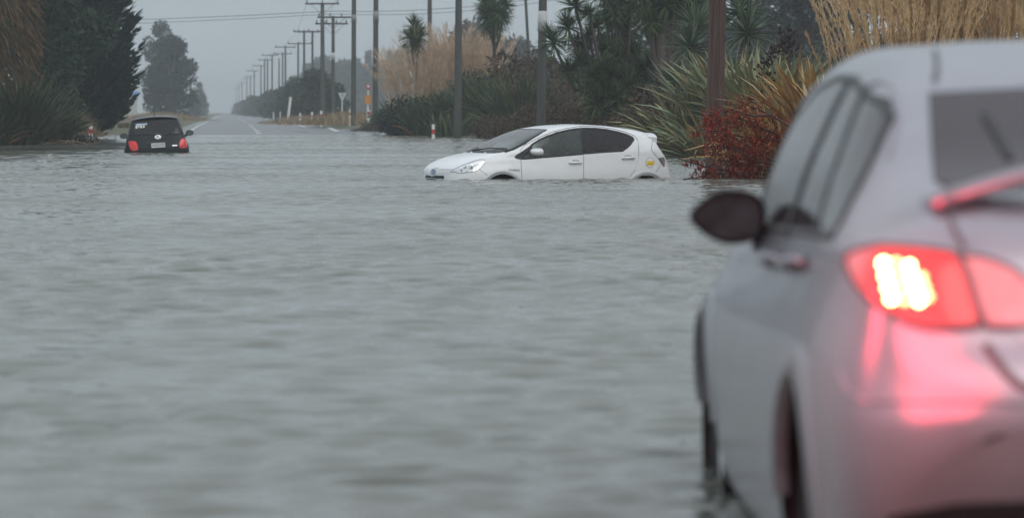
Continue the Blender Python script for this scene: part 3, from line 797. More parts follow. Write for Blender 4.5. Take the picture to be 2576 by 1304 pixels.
for nm, poly, win, hnd, up in (('front_door', fdoor, fw, (1551, 466, 1555, 446), PL(Z6, (1046, 430), (1043, 345), (1080, 300), (1200, 233), (1330, 178), (1460, 143), (1598, 123), (1604, 140))),
                               ('rear_door', rdoor, rw, (2043, 421, 2040, 402), PL(Z6, (1604, 122), (1760, 127), (1900, 145), (2020, 176), (2105, 212), (2134, 250), (2143, 340), (2143, 420), (2105, 530), (2050, 610), (2030, 650)))):
    ds = W.patch(nm, poly, M['white_paint'], .004, mirror=True, res=5)
    W.strip('door_gap', up, .45, .45, M['seam'], .0035, parent=ds[0])
    if nm == 'front_door':
        W.strip('door_gap', PL(Z6, (1058, 650), (1046, 432)), .4, .4, M['seam'], .0045, parent=ds[0])
        W.strip('door_gap', PL(Z6, (1629, 650), (1630, 385), (1603, 122)), .5, .5, M['seam'], .005, parent=ds[0])
        W.patch('window_corner', PL(Z6, (985, 405), (1005, 388), (1048, 362), (1150, 292), (1150, 420), (1090, 428), (1040, 432), (1000, 424)), M['black_trim'], .004, parent=ds[0], skirt_=.004)
    gl = W.patch('window', win, M['glass_tint'] if nm == 'front_door' else M['glass_dark'], .003, mirror=True, parent=ds[0])
    gl[1].parent = ds[1]
    W.strip('window_trim', win, 2.1, 2.1, M['black_trim'], .0055, True, parent=ds[0], mirror=True)[1].parent = ds[1]
    u1, v1, u2, v2 = hnd
    W.patch('handle_recess', [Z6(u2 + 38 * math.cos(a), v2 + 13 * math.sin(a)) for a in np.linspace(0, 6.28, 20)[:-1]], mat('recess_shade', (.42, .44, .46), .5, var=.1), .0045, parent=ds[0], skirt_=.002)  # grey oval puts the shade of the handle hollow into the colour
    f0 = W.hit(Z6(u1 - 55, v1)); f1 = W.hit(Z6(u1 + 55, v1 - 2))
    a, b = f0[0] + f0[1] * .028, f1[0] + f1[1] * .028
    hd = MB().tube([f0[0], a, a.lerp(b, .5) + f0[1] * .006, b, f1[0]], [.016, .017, .019, .017, .016], 10).build('handle', M['white_paint'], ds[0], True)
W.patch('windscreen', wsl, M['glass_clear'], .003, mode='top', res=.05)
W.strip('windscreen_trim', wsl, .012, .014, M['black_trim'], .005, True, mode='top')
bon = PL(Z1, (480, 415), (380, 378), (330, 330), (420, 245), (520, 195), (700, 118), (860, 66), (1040, 34), (1280, 52), (1500, 62), (1700, 58), (1840, 42), (1700, 120), (1500, 190), (1400, 192), (1100, 290), (860, 385), (760, 415))
W.patch('bonnet', bon, M['white_paint'], .004, res=4)
W.strip('bonnet_gap', PL(Z1, (380, 378), (430, 388), (480, 415), (740, 417)), .35, .35, M['seam'], .0045)
W.strip('bumper_gap', PL(Z1, (1350, 412), (1545, 545)), .3, .3, M['seam'], .003)
cowl = PL(Z6, (528, 362), (640, 318), (655, 330), (700, 345), (780, 352), (850, 348), (925, 343), (990, 330), (930, 352), (820, 374), (700, 372))
W.patch('wiper_cowl', cowl, M['black_trim'], .008)
a = W.hit(Z6(600, 358)); b = W.hit(Z6(920, 344))
MB().tube([a[0] + a[1] * .02, (a[0] + b[0]) / 2 + a[1] * .045, b[0] + b[1] * .03], [.012, .010, .008], 6).build('wiper_or_reflection', M['black_trim'], W.root, True)
hl = PL(Z1, (716, 462), (780, 420), (900, 362), (1080, 290), (1250, 225), (1380, 196), (1440, 196), (1482, 215), (1478, 245), (1420, 330), (1340, 410), (1280, 450), (1180, 472), (1000, 490), (890, 500), (860, 480), (830, 466))
lamps = W.patch('headlight', hl, M['lamp_clear'] if 'lamp_clear' in M else M['reflector'], .004, mirror=True)
for g_ in lamps: pass
W.strip('lamp_gap', hl, .45, .45, M['seam'], .005, True, parent=lamps[0])
dk = mat('lamp_shade', (.32, .34, .34), .25, metal=.6, var=.5, vscale=25)
for pl in (((1000, 390), (1065, 330), (1075, 400)), ((1130, 400), (1195, 320), (1225, 390), (1200, 415)), ((1240, 430), (1330, 340), (1290, 425)), ((930, 440), (970, 400), (980, 485)), ((1040, 480), (1120, 420), (1080, 475)), ((1165, 350), (1185, 340), (1205, 420), (1185, 415))):
    W.patch('reflector_facet', PL(Z1, *pl), dk, .0055, parent=lamps[0], skirt_=.001)
wh = mat('lamp_bowl', (.8, .82, .83), .2, metal=.2, var=.1)
for pl in (((1060, 305), (1190, 320), (1100, 375)), ((1210, 290), (1330, 250), (1360, 300), (1250, 360)), ((835, 405), (930, 395), (940, 455), (860, 455)), ((980, 460), (1060, 420), (1120, 430), (1050, 478)), ((1300, 240), (1440, 205), (1430, 260), (1360, 290))):
    W.patch('reflector_bowl', PL(Z1, *pl), wh, .0052, parent=lamps[0], skirt_=.001)
W.patch('grille', PL(Z1, (172, 540), (262, 545), (300, 566), (350, 562), (380, 550), (570, 550), (582, 622), (165, 610)), M['black_trim'], .004)
fr = W.frame(Z1(342, 470)); W.put(oval_badge('emblem', .064, .045, .009, M['chrome_blue']), fr, off=.012)
pf = W.frame(Z1(308, 690)); plt = MB().box((0, 0, 0), (.36, .125, .006)).build('number_plate', M['plate']); W.put(plt, pf, off=.012)
MB().box((0, .045, .004), (.34, .014, .003)).build('plate_print', M['ink'], plt)
W.patch('fog_lamp', PL(Z1, (960, 690), (975, 645), (1000, 642), (1045, 690)), M['lamp_dark'], .004)
f_ = W.frame(Z1(2135, 432)); tx = text_mesh('badge', 'HYBRID', .045, M['badge_grey'], .002, 1.25); W.put(tx, f_, off=.003)
ff = PL(Z6, *[(2248 + 38 * math.cos(a), 461 + 46 * math.sin(a)) for a in np.linspace(0, 6.283, 33)[:-1]])
fl = W.patch('fuel_flap', ff, M['white_paint'], .0035); W.strip('flap_gap', ff, .3, .3, M['seam'], .0045, True, parent=fl)
stk = W.patch('fuel_sticker', PL(Zr, (395, 772), (552, 772), (550, 866), (395, 868)), M['yellow'], .006, parent=fl, skirt_=.002)
for (a, b) in ((430, 465), (480, 510)): W.patch('sticker_print', PL(Zr, (a, 832), (b, 832), (b, 846), (a, 846)), M['ink'], .0075, parent=stk, skirt_=.001)
for wx in (1.275, -1.275): W.arch_lip(wx, .30, .350, .415, .014, mat('arch_reflection', (.60, .61, .62), .4, var=.05, coat=.4))  # greyer than the body: reflection on the arches put into the colour
tl = PL(Zr, (640, 712), (672, 704), (770, 690), (790, 760), (785, 860), (775, 910), (740, 868), (700, 810))
W.patch('tail_light', tl, M['lamp_dark'], .006, mirror=True)
W.strip('tailgate_gap', PL(Zr, (400, 130), (528, 288), (510, 400), (493, 520), (560, 612), (650, 720), (735, 862)), .35, .35, M['seam'], .004, mirror=True)
W.strip('bumper_gap', PL(Zr, (690, 860), (640, 950), (560, 1065)), .4, .4, M['seam'], .003)
# roof spoiler with its two end fins
V = []; F = []
for i, y in enumerate(np.linspace(-.56, .56, 13)):
    k = abs(y) / .56; x0 = -1.18 + .03 * k; x1 = -1.70 + .10 * k * k; zt = 1.392 - .075 * k ** 2.2; dz = .055 + .11 * max(0, k - .72) / .28
    V += [(x0, y, zt - .03), (x1, y, zt - .055), (x1 + .012, y, zt - .055 - dz), (x0 - .2, y, zt - .09 - dz * .5)]
for i in range(12):
    for k in range(4): F.append((4 * i + k, 4 * (i + 1) + k, 4 * (i + 1) + (k + 1) % 4, 4 * i + (k + 1) % 4))
F += [(0, 1, 2, 3), (51, 50, 49, 48)]
link('spoiler', mesh_np('spoiler', V, F), M['white_paint'], W.root)
mc = W.inv @ P(*Z6(1174, 362), 57.05)
mirror_unit(W, mc + Vector((-.10, .02, 0)), .20, .13, .20, 1, M['white_paint'], arm=.06, pt=.2)
mirror_unit(W, Vector((mc.x - .06, -mc.y, mc.z)), .20, .13, .20, -1, M['white_paint'], arm=.06, pt=.2)
for x_ in (.12, -.75):
    for y_ in (.36, -.36): seat_unit(W, x_, y_)
MB().box((0, 0, .36), (2.9, 1.3, .04)).build('cabin_floor', M['interior'], W.root)
MB().box((.98, 0, .80), (.42, 1.32, .26), Matrix.Rotation(R(12), 3, 'Y'), .85).build('dashboard', M['interior'], W.root, True)

# ------------------------------------------------------------------ the dark hatchback seen from behind
def Z2(u, v): return ((360 + u / 6.52) / 1.2648, (320 + v / 6.52) / 1.2648)
dark = [(0, .30, .50, .5, .44, .60, .36, .655, .665), (.025, .24, .66, .52, .60, .66, .46, .73, .74), (.06, .22, .765, .55, .72, .73, .55, .83, .845), (.10, .2, .81, .57, .765, .84, .60, .95, .97),
        (.16, .2, .83, .58, .755, .95, .60, 1.08, 1.10), (.26, .2, .835, .6, .735, 1.0, .595, 1.24, 1.27), (.36, .2, .84, .6, .735, 1.02, .585, 1.38, 1.42), (.44, .2, .845, .6, .735, 1.02, .58, 1.445, 1.495),
        (.7, .2, .847, .6, .735, 1.02, .58, 1.465, 1.52), (1.4, .2, .847, .6, .735, 1.01, .58, 1.47, 1.53), (2.0, .2, .847, .6, .735, 1.0, .58, 1.45, 1.51), (2.4, .2, .847, .6, .735, .99, .59, 1.36, 1.41),
        (2.9, .2, .845, .6, .73, .96, .63, 1.13, 1.17), (3.15, .2, .84, .6, .72, .93, .62, .99, 1.02), (3.6, .21, .80, .58, .66, .80, .52, .86, .88), (3.85, .25, .62, .54, .5, .68, .36, .72, .73), (3.9, .34, .4, .5, .32, .6, .22, .63, .635)]
B = Car('dark_hatchback', (-9.34, 94.2, -.545), (R(0), R(0), R(90 + 5.0)), dark, M['black_paint'], [(.62, .30), (3.1, .30)], .30, .35, .73, nx=180, per=7)
B.root.rotation_mode = 'XYZ'; B.root.rotation_euler = (R(-3.2), R(-.6), R(95.0))
B.mw = Matrix.LocRotScale(Vector((-9.34, 94.2, -.545)), Euler((R(-3.2), R(-.6), R(95.0))), None); B.inv = B.mw.inverted()
tag(B.root, 'black hatchback seen from behind, sunk in the flood on the left side of the road', 'car')
rg_ = PL(Z2, (480, 470), (560, 440), (700, 420), (900, 404), (1100, 396), (1300, 402), (1350, 470), (1400, 570), (1446, 690), (1250, 692), (1000, 694), (700, 700), (392, 712), (420, 620))
B.cut(rg_, False); B.finish()
gt = B.patch('rear_window', rg_, M['glass_dark'], .004, smooth_poly=1)
B.strip('window_trim', rg_, 1.0, 1.0, M['black_trim'], .006, True, parent=gt)
B.patch('window_sticker', PL(Z2, (468, 485), (600, 478), (708, 468), (706, 505), (640, 520), (560, 530), (470, 545)), M['sticker_blue'], .006, parent=gt, skirt_=.001)
for (a, b_, r_) in ((484, 560, 24), (530, 553, 17), (578, 550, 25), (634, 545, 22)):
    B.patch('window_sticker', PL(Z2, *[(a + r_ * math.cos(g), b_ + r_ * math.sin(g) * 1.05) for g in np.linspace(0, 6.28, 15)[:-1]]), M['sticker_cream'] if r_ > 20 else M['sticker_blue'], .0068, parent=gt, skirt_=.001, res=.6)
for pl in (((318, 850), (400, 838), (470, 850), (505, 910), (522, 1005), (500, 1035), (420, 1042), (370, 1020), (335, 930)), ((1385, 840), (1420, 797), (1515, 784), (1528, 830), (1522, 930), (1508, 982), (1450, 990), (1365, 975), (1375, 890))):
    t_ = B.patch('tail_light', PL(Z2, *pl), M['red_lens'], .014, skirt_=.03)
    c_ = np.mean(pl, 0)
    B.patch('lamp_bulb', PL(Z2, *[(c_[0] + 12 + 16 * math.cos(g), c_[1] + 62 + 18 * math.sin(g)) for g in np.linspace(0, 6.28, 12)[:-1]]), M['lamp_dark'], .017, parent=t_, res=.6, skirt_=.002)
fr = B.frame(Z2(928, 760)); em = oval_badge('emblem', .075, .052, .011, M['chrome']); B.put(em, fr, off=.014)
pf = B.frame(Z2(936, 932)); npb = MB().box((0, 0, 0), (.36, .128, .008)).build('number_plate', M['plate']); B.put(npb, pf, off=.02)
tx = text_mesh('plate_print', 'HUF250', .115, M['ink'], .001, .80); tx.parent = npb; tx.location = (0, -.002, .006)
pf = B.frame(Z2(1277, 932)); ob = MB().box((0, 0, 0), (.13, .035, .006)).build('badge', M['chrome']); B.put(ob, pf, off=.006)
B.patch('tailgate_handle', PL(Z2, (690, 700), (780, 684), (900, 680), (985, 686), (1045, 755), (1000, 745), (965, 712), (850, 700)), M['black_trim'], .02, skirt_=.03)
B.patch('plate_recess', PL(Z2, (690, 855), (1180, 838), (1190, 862), (700, 885)), M['black_trim'], .008)
B.strip('bumper_gap', PL(Z2, (500, 1040), (800, 1032), (1100, 1012), (1370, 985)), .8, .8, M['black_trim'], .005)
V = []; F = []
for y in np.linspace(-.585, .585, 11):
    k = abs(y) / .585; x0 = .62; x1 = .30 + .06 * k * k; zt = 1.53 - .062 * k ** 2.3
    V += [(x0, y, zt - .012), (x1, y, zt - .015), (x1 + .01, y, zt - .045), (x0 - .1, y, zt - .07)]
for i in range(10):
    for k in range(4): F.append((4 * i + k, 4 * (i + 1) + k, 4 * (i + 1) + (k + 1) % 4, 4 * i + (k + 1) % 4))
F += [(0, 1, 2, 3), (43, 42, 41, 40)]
link('roof_spoiler', mesh_np('roof_spoiler', V, F), mat('roof_sky_sheen', (.26, .28, .29), .22, var=.1, coat=.9), B.root, True)  # pale tone puts the wet roof's sky reflection into the spoiler colour
MB().tube([(.75, .0, 1.52), (.72, 0, 1.57), (.62, 0, 1.75)], [.014, .008, .004], 6).build('antenna', M['black_trim'], B.root)
for sg, q, Yd in ((1, Z2(218, 738), 96.5), (-1, Z2(1588, 668), 96.2)):
    mc = B.inv @ P(*q, Yd); mirror_unit(B, mc, .21, .15, .12, sg, M['black_paint'], arm=.10, pt=.1, glassm=M['lamp_dark'])
for y_ in (.34, -.34): seat_unit(B, 1.1, y_, .35); seat_unit(B, 2.0, y_, .35)
for wx in (.62, 3.1): B.arch_lip(wx, .30, .345, .39, .012, M['black_paint'])

# ------------------------------------------------------------------ the silver car in front of the camera, brake light on
sil = [(0, .60, .60, .64, .56, .665, .46, .69, .695), (.025, .52, .72, .625, .665, .70, .55, .735, .74), (.065, .44, .79, .62, .73, .745, .60, .79, .80), (.11, .37, .83, .62, .765, .83, .65, .875, .885),
       (.16, .31, .848, .62, .785, .895, .66, .965, .98), (.26, .25, .865, .62, .795, .945, .65, 1.03, 1.055), (.55, .13, .882, .63, .80, .965, .64, 1.055, 1.09), (.72, .13, .887, .63, .80, .97, .63, 1.10, 1.135),
       (1.0, .13, .89, .63, .80, .97, .62, 1.21, 1.255), (1.3, .13, .892, .63, .795, .965, .605, 1.32, 1.37), (1.7, .13, .893, .63, .79, .96, .60, 1.37, 1.42), (2.3, .13, .893, .63, .785, .945, .605, 1.38, 1.44),
       (2.8, .13, .893, .63, .78, .925, .62, 1.335, 1.385), (3.2, .13, .89, .63, .775, .90, .65, 1.15, 1.19), (3.6, .13, .888, .62, .77, .88, .68, .97, 1.0), (4.0, .21, .87, .6, .74, .83, .60, .87, .90), (4.3, .23, .80, .57, .67, .77, .52, .80, .82),
       (4.48, .27, .66, .54, .54, .70, .4, .73, .74), (4.56, .34, .42, .5, .34, .6, .24, .64, .645)]
SL, SR = (1.53, 7.08, -.15), (0, 0, R(91.2))
S = Car('silver_saloon', SL, SR, sil, M['silver_paint'], [(.87, .31), (3.52, .31)], .315, .365, .745, nx=260, per=9)
tag(S.root, 'silver car out of focus close to the camera with its red brake light glowing', 'car')
sw = [(2200, 242), (2236, 262), (2240, 300), (2205, 380), (2160, 470), (2118, 556), (2096, 596), (2040, 606), (1985, 604), (2005, 520), (2040, 440), (2085, 360), (2140, 285)]
rgw = [(-.55, 1.29), (0, 1.318), (.55, 1.29), (.60, 1.10), (.56, 1.075), (0, 1.085), (-.56, 1.075), (-.60, 1.10)]
S.finish()
rear_e = [S.hit(q)[0] for q in ((2196, 248), (2232, 258), (2240, 300), (2205, 380), (2160, 470), (2118, 556), (2094, 598))]
rear_e = [(p.x, p.z) for p in rear_e]; bz = rear_e[-1][1]
sws = rear_e + [(rear_e[-1][0] + .5, bz - .01), (2.4, bz - .03), (3.02, bz - .05), (3.06, 1.02), (2.95, 1.12), (2.75, 1.235), (2.5, 1.305), (2.15, 1.335), (1.8, 1.33)]
sg_ = S.patch('side_window', sws, mat('silver_side_glass', (.016, .014, .016), .12, var=.1, coat=.0, spec=.4), .004, mirror=True, mode='side', res=.05)
S.strip('window_trim', sws, .008, .010, M['black_trim'], .006, True, parent=sg_[0], mode='side')
S.strip('window_pillar', [(1.98, bz - .02), (1.90, 1.15), (1.86, 1.325)], .05, .05, M['black_trim'], .007, parent=sg_[0], mode='side')
S.strip('window_pillar', [(1.26, bz), (1.38, 1.15), (1.50, 1.30)], .018, .018, M['black_trim'], .007, parent=sg_[0], mode='side')
S.strip('door_gap', [(2150, 235), (2215, 205), (2250, 225), (2262, 300), (2235, 400)], 2, 2, mat('door_gap_grey', (.28, .28, .3), .6, var=.1), .004)
rw_ = S.patch('rear_window', rgw, mat('silver_rear_glass', (.028, .02, .025), .15, var=.1, coat=.0, spec=.35), .004, mode='rear', res=.05)
S.strip('roof_gap', [(2352, 128), (2358, 165), (2352, 205)], 6, 6, M['seam'], .005)
S.strip('wiper_or_reflection', [(2475, 290), (2540, 405)], 8, 8, M['black_trim'], .012, parent=rw_)  # dark strip paints in the pillar's reflection on the rear glass
# boot spoiler standing clear of the lid on two feet
V = []; F = []
for y in np.linspace(-.65, .65, 17):
    k = abs(y) / .65; zt = 1.20 - .125 * k ** 2; x0 = .26 + .06 * k * k
    V += [(x0, y, zt), (x0 + .22, y, zt - .01), (x0 + .22, y, zt - .03), (x0 - .0, y, zt - .035)]
for i in range(16):
    for k in range(4): F.append((4 * i + k, 4 * (i + 1) + k, 4 * (i + 1) + (k + 1) % 4, 4 * i + (k + 1) % 4))
F += [(0, 1, 2, 3), (67, 66, 65, 64)]
bl = S.patch('boot_lid', [(-.62, 1.04), (-.60, .985), (-.52, .80), (-.36, .62), (.36, .62), (.52, .80), (.60, .985), (.62, 1.04), (.55, 1.075), (-.55, 1.075)], M['silver_paint'], .004, mode='rear', res=.04)
sp_ = link('spoiler', mesh_np('spoiler', V, F), M['silver_paint'], bl, True)
for y in (-.40, .40): MB().box((.36, y, 1.095), (.12, .05, .10)).build('spoiler_foot', M['silver_paint'], bl)
def Z4(u, v): return ((2600 + u / 2.608) / 1.2648, (700 + v / 2.608) / 1.2648)
lamp_o = PL(Z4, (265, 330), (300, 285), (400, 258), (550, 240), (700, 245), (900, 262), (1130, 290), (1215, 420), (1270, 600), (1330, 800), (1350, 890), (1150, 905), (900, 895), (740, 850), (600, 780), (470, 680), (370, 560), (290, 430))
lamp_i = PL(Z4, (1175, 300), (1400, 330), (1600, 400), (1716, 480), (1790, 560), (1800, 700), (1790, 905), (1600, 905), (1405, 900), (1340, 740), (1285, 560), (1235, 420))
lens = mat('brake_lens', (.42, .02, .02), .12, coat=.7, c2=(.30, .01, .012), vscale=9, emit=(1.0, .055, .06), es=.5)
lo = S.patch('tail_light', lamp_o, lens, .012, skirt_=.03, mirror=True)
li = S.patch('boot_light', lamp_i, mat('boot_lens', (.42, .10, .11), .15, coat=.7, c2=(.60, .32, .34), vscale=5), .010, skirt_=.02, mirror=True)
S.strip('lamp_gap', lamp_o, 4, 6, M['seam'], .014, True, parent=lo[0])
S.strip('lamp_gap', lamp_i, 3, 5, M['seam'], .012, True, parent=li[0])
S.strip('boot_gap', [(2385, 535), (2400, 580), (2425, 625)], 5, 5, M['seam'], .007)
S.strip('boot_gap', [(2478, 870), (2500, 900), (2525, 935), (2560, 968), (2600, 985)], 9, 9, M['seam'], .007)
led_dim = mat('led_dim', (1, .8, .5), .4, emit=(1.0, .62, .2), es=5)
led = mat('led', (1, .8, .5), .4, emit=(1.0, .62, .22), es=22)
for (u, v) in ((575, 395), (590, 490), (607, 580), (628, 672), (770, 412), (788, 500), (810, 592), (848, 690), (672, 392), (670, 500), (690, 600), (730, 690), (868, 500), (890, 580), (920, 660)):
    h = S.hit(Z4(u, v)); dim = u in (672, 670, 690, 730, 868, 890, 920); k = .0085 if dim else .0105
    mb = MB().lathe([(.0005, k * .8), (k * .6, k * .65), (k, 0), (k * .9, -.01)], 'Z', 14)
    o = mb.build('led', led_dim if dim else led, lo[0], True); o.matrix_local = Matrix.Translation(h[0] + h[1] * .014) @ h[1].to_track_quat('Z', 'Y').to_matrix().to_4x4()
for sgn in (1, -1):                           # added red lights behind the lens, standing in for the brake lamp's spill
    h = S.hit(Z4(720, 560)); p = h[0] + h[1] * .0
    ld = bpy.data.lights.new('brake_spill_fill', 'POINT'); ld.energy = 20.0 if sgn > 0 else 10.0; ld.color = (1.0, .065, .095); ld.shadow_soft_size = .30
    lo_ = bpy.data.objects.new('brake_spill_fill', ld); col.objects.link(lo_); lo_.parent = S.root
    lo_.location = (p.x - .40, (p.y + .10) * sgn, p.z + .03)
    h = S.hit(Z4(330, 420)); p = h[0]             # another added light beside the car, for the lens shining round the corner
    ld = bpy.data.lights.new('side_spill_fill', 'POINT'); ld.energy = 8.0; ld.color = (1.0, .05, .08); ld.shadow_soft_size = .12
    lo_ = bpy.data.objects.new('side_spill_fill', ld); col.objects.link(lo_); lo_.parent = S.root
    lo_.location = (p.x - .05, (p.y + .42) * sgn, p.z + .08)
S.strip('bumper_crease', [(2110, 930), (2130, 985), (2180, 1012), (2400, 1012), (2576, 1012)], 3, 3, M['silver_paint'], .006)
S.patch('bumper_valance', [(2230, 1304), (2400, 1270), (2620, 1262), (2620, 1420), (2230, 1420)], M['black_trim'], .006)
mc = S.inv @ P(1832, 545, 9.7)
mirror_unit(S, mc, .208, .152, .12, 1, M['black_trim'], arm=.07, pt=.45, glassm=mat('mirror_dark', (.06, .06, .065), .6, var=.5, vscale=8, spec=.05))
mirror_unit(S, Vector((mc.x, -mc.y, mc.z)), .245, .172, .13, -1, M['black_trim'], arm=.07)
for x_, y_ in ((2.5, .37), (2.5, -.37), (1.6, .37), (1.6, -.37)): seat_unit(S, x_, y_, .22)
for wx in (.87, 3.52): S.arch_lip(wx, .31, .360, .41, .014, M['silver_paint'])
for (q0, q1) in (((1990, 672), (2030, 664)), ((1945, 664), (1970, 658))):
    a = S.hit(q0); b = S.hit(q1)
    if a and b: MB().tube([a[0], a[0] + a[1] * .03, b[0] + b[1] * .03, b[0]], [.014] * 4, 8).build('door_handle', M['silver_paint'], S.root, True)

# ------------------------------------------------------------------ poles, wires, posts and signs
def gz(x, y): return float(ground_z(np.array([x]), np.array([y]))[0])
def pole(px, Y, top, r0, r1, label, m='pole_wood', lean=0.0, arm=None, band=None, group=None, base_px=None, braces=False, insul=3, sides=10, base_z=None):
    x = (px - 1288) / FPX * Y; z0 = base_z if base_z is not None else gz(x, Y)
    o = empty('power_pole', (x, Y, z0), (0, lean, 0)); H = top - z0
    n = 8
    MB().tube([(0, 0, -.5 + (H + .5) * i / n) for i in range(n + 1)], [r0 + (r1 - r0) * i / n for i in range(n + 1)], sides).build('pole', M[m], o, sides > 8)
    if band:
        za, zb, bm = band; za -= z0; zb -= z0
        ra = r0 + (r1 - r0) * (za + .5) / (H + .5) + .012
        MB().lathe([(ra - .03, za), (ra, za), (ra, zb), (ra - .03, zb)], 'Z', 16).build('guard_band', M[bm], o, True)
    for (off, ln, sh) in (arm or []):
        z = H - off
        ca = MB().box((sh, -r1 - .06, z), (ln, .10, .12)).build('crossarm', M['pole_wood'], o)
        for k in range(insul):
            xx = sh - ln / 2 + .12 + (ln - .24) * k / max(1, insul - 1)
            MB().lathe([(.02, z + .06), (.05, z + .10), (.06, z + .16), (.03, z + .19), (.055, z + .24), (.02, z + .28)], 'Z', 8, (xx, -r1 - .06, 0)).build('insulator', M['insulator'], ca, True)
        if braces:
            for s_ in (-1, 1): MB().tube([(0, -r1 - .02, z - .85), (s_ * ln * .32, -r1 - .05, z - .05)], .02, 4).build('brace', M['steel'], o)
    return tag(o, label, 'power pole', group)
GP = 'power poles marching down the right side of the road'
pole(1151, 148, 11, .175, .115, 'dark timber power pole rising from the floodwater beside the red banded marker', band=None, lean=R(.45), group=GP, base_z=-.35)
pole(1361, 121, 8.5, .175, .125, 'timber power pole with a wide white band behind the white car', band=(P(0, 78, 121).z, P(0, 27, 121).z, 'pole_band'), lean=R(.7), group=GP)
pole(1081, 222, 12, .17, .125, 'power pole standing behind the tan plume grass, cut by the top edge', group=GP)
pole(1340, 205, 12, .10, .075, 'thin leaning grey pole behind the wide banded power pole', lean=R(-3.2), m='pole_wood', group=GP)
big = pole(1795, 63, 7, .165, .13, 'thick reddish brown weathered power pole between the flax clumps', m='pole_brown', lean=R(1.2), group=GP, sides=8, base_z=-.3)
for a in range(4): MB().box((.158 * math.cos(-R(40 + 33 * a)), .158 * math.sin(-R(40 + 33 * a)), 3.0), (.028, .03, 7.4), taper=.75).build('rib', M['pole_brown'], big)
pole(944, 200, 11, .17, .13, 'power pole with a sheet metal guard band near its top behind the orange box sign', band=(P(0, 57, 200).z, P(0, 27, 200).z, 'pole_band_dull'), lean=R(.3), group=GP)
pole(889, 214, 11, .165, .125, 'pale grey power pole with a dull band, next to a red banded post', band=(P(0, 58, 214).z, P(0, 36, 214).z, 'pole_band_dull'), lean=R(.25), group=GP)
pole(838, 250, P(0, 14, 250).z - .7, .15, .11, 'transformer power pole with twin crossarms and diagonal braces', arm=[(.1, 2.6, .2), (.55, 2.3, -.1)], braces=True, insul=4, group=GP, band=(P(0, 150, 250).z, P(0, 132, 250).z, 'pole_band'))
pole(812, 262, P(0, 6, 262).z, .19, .14, 'tallest crossarm power pole left of the transformer pole', arm=[(.08, 2.5, 0)], braces=True, insul=3, group=GP, lean=R(-.2))
FARP = [(765, 75, 3.2, .5), (786, 76, 2.2, -.4), (750, 106, 2.9, .2), (718, 115, 2.6, 0), (711, 132, 2.6, 0), (702, 146, 0, 0), (684.6, 136, 2.3, -.3), (673, 148, 0, 0), (665.5, 148, 2.4, .2), (656.5, 163, 2.2, -.4), (639.5, 176, 2.3, -.4), (630, 190, 2.4, 0), (621, 196, 2.2, 0), (609, 206, 2.4, -.1), (601, 214, 2.2, 0), (594, 222, 2.2, 0)]
for i, (px, ty, al, sh) in enumerate(FARP):
    Y = 73800 / (280 - ty)
    lab = ('left pole of the pair carrying a wide double crossarm', 'right pole of the pair carrying a wide double crossarm', 'single crossarm pole just left of the twin pole pair', 'fourth crossarm pole down the road, above the roadside hedge',
           'crossarm pole close beside a bare pole above the hedge', 'bare pole between two crossarm poles above the hedge', 'short armed hazy pole midway down the pole row', 'bare hazy pole left of the midway crossarm pole', 'hazy crossarm pole beside a bare pole, midway down the row')
    pole(px, Y, 9.3, .155, .115, lab[i] if i < 9 else 'faint pole fading into the mist at the far end of the row', arm=[(.15, al, sh)] if al else None, group=GP if i < 9 else 'faint poles in the mist', insul=3, sides=6)
# wires
def wire(name, pts, r, label, sag=.8):
    mb = MB()
    for a, b in zip(pts[:-1], pts[1:]):
        a = Vector(a); b = Vector(b); q = []
        for k in range(9):
            t = k / 8; p = a.lerp(b, t); p.z -= sag * 4 * t * (1 - t); q.append(p)
        mb.tube(q, r, 4, False)
    return tag(mb.build(name, M['wire'], None), label, 'wire', 'overhead wires')
pp = [P(812, 4, 262), P(750, 103, 417), P(711, 130, 492), P(665, 146, 552), P(640, 176, 700), P(609, 204, 970)]
wire('overhead_wire', [p + Vector((-1.1, 0, .2)) for p in [P(1081, -220, 150)] + pp], .011, 'wire along the outer ends of the crossarms down the road')
wire('overhead_wire', [p + Vector((1.0, 0, .2)) for p in [P(1151, -200, 150)] + pp], .011, 'wire along the inner ends of the crossarms down the road')
wire('overhead_wire', [P(-900, 52, 250), P(838, 27, 250), P(1500, -30, 240)], .017, 'upper wire crossing the road towards the transformer pole', .5)
wire('overhead_wire', [P(-900, 62, 250), P(838, 34, 250), P(1500, -20, 240)], .015, 'lower wire crossing the road towards the transformer pole', .55)
# posts
def post(px, yb, Y, H, w, label, m='post_white', red=None, lean=0, name='marker_post', group=None, z0=None, d=None):
    x = (px - 1288) / FPX * Y; z = P(px, yb, Y).z if z0 is None else z0
    o = empty(name, (x, Y, z), (0, lean, 0))
    MB().box((0, 0, H / 2 - .3), (w, d or w * .6, H + .6)).build('post', M[m], o)
    if red: MB().box((0, 0, (red[0] + red[1]) / 2), (w + .012, (d or w * .6) + .012, red[1] - red[0])).build('red_band', M['post_red'], o)
    return tag(o, label, 'marker post', group)
GM = 'roadside marker posts'
post(1090, 348, 143, .56, .12, 'white marker post with a red band standing in the flood before the dark pole', red=(.17, .36), group=GM)
post(228.5, 350, 141, .55, .13, 'white post with a red band in the flood on the left bank', red=(.22, .40), group=GM)
o = post(125, 410, 76.5, .185, .075, 'short cream post end sticking out of the water on the left', m='stub_cream', name='post_stub', z0=-.005)
for s_ in (-1, 1): MB().box((s_ * .028, -.026, .02), (.024, .012, .045)).build('bolt', M['ink'], o)
post(294, 332, 172, .98, .10, 'leaning weathered grey post in front of the dark conifer', m='post_wood', lean=R(-8), name='leaning_post')
post(723, 311, 285, 2.15, .20, 'tall bare white post leaning right beside the road', lean=R(7), name='leaning_post')
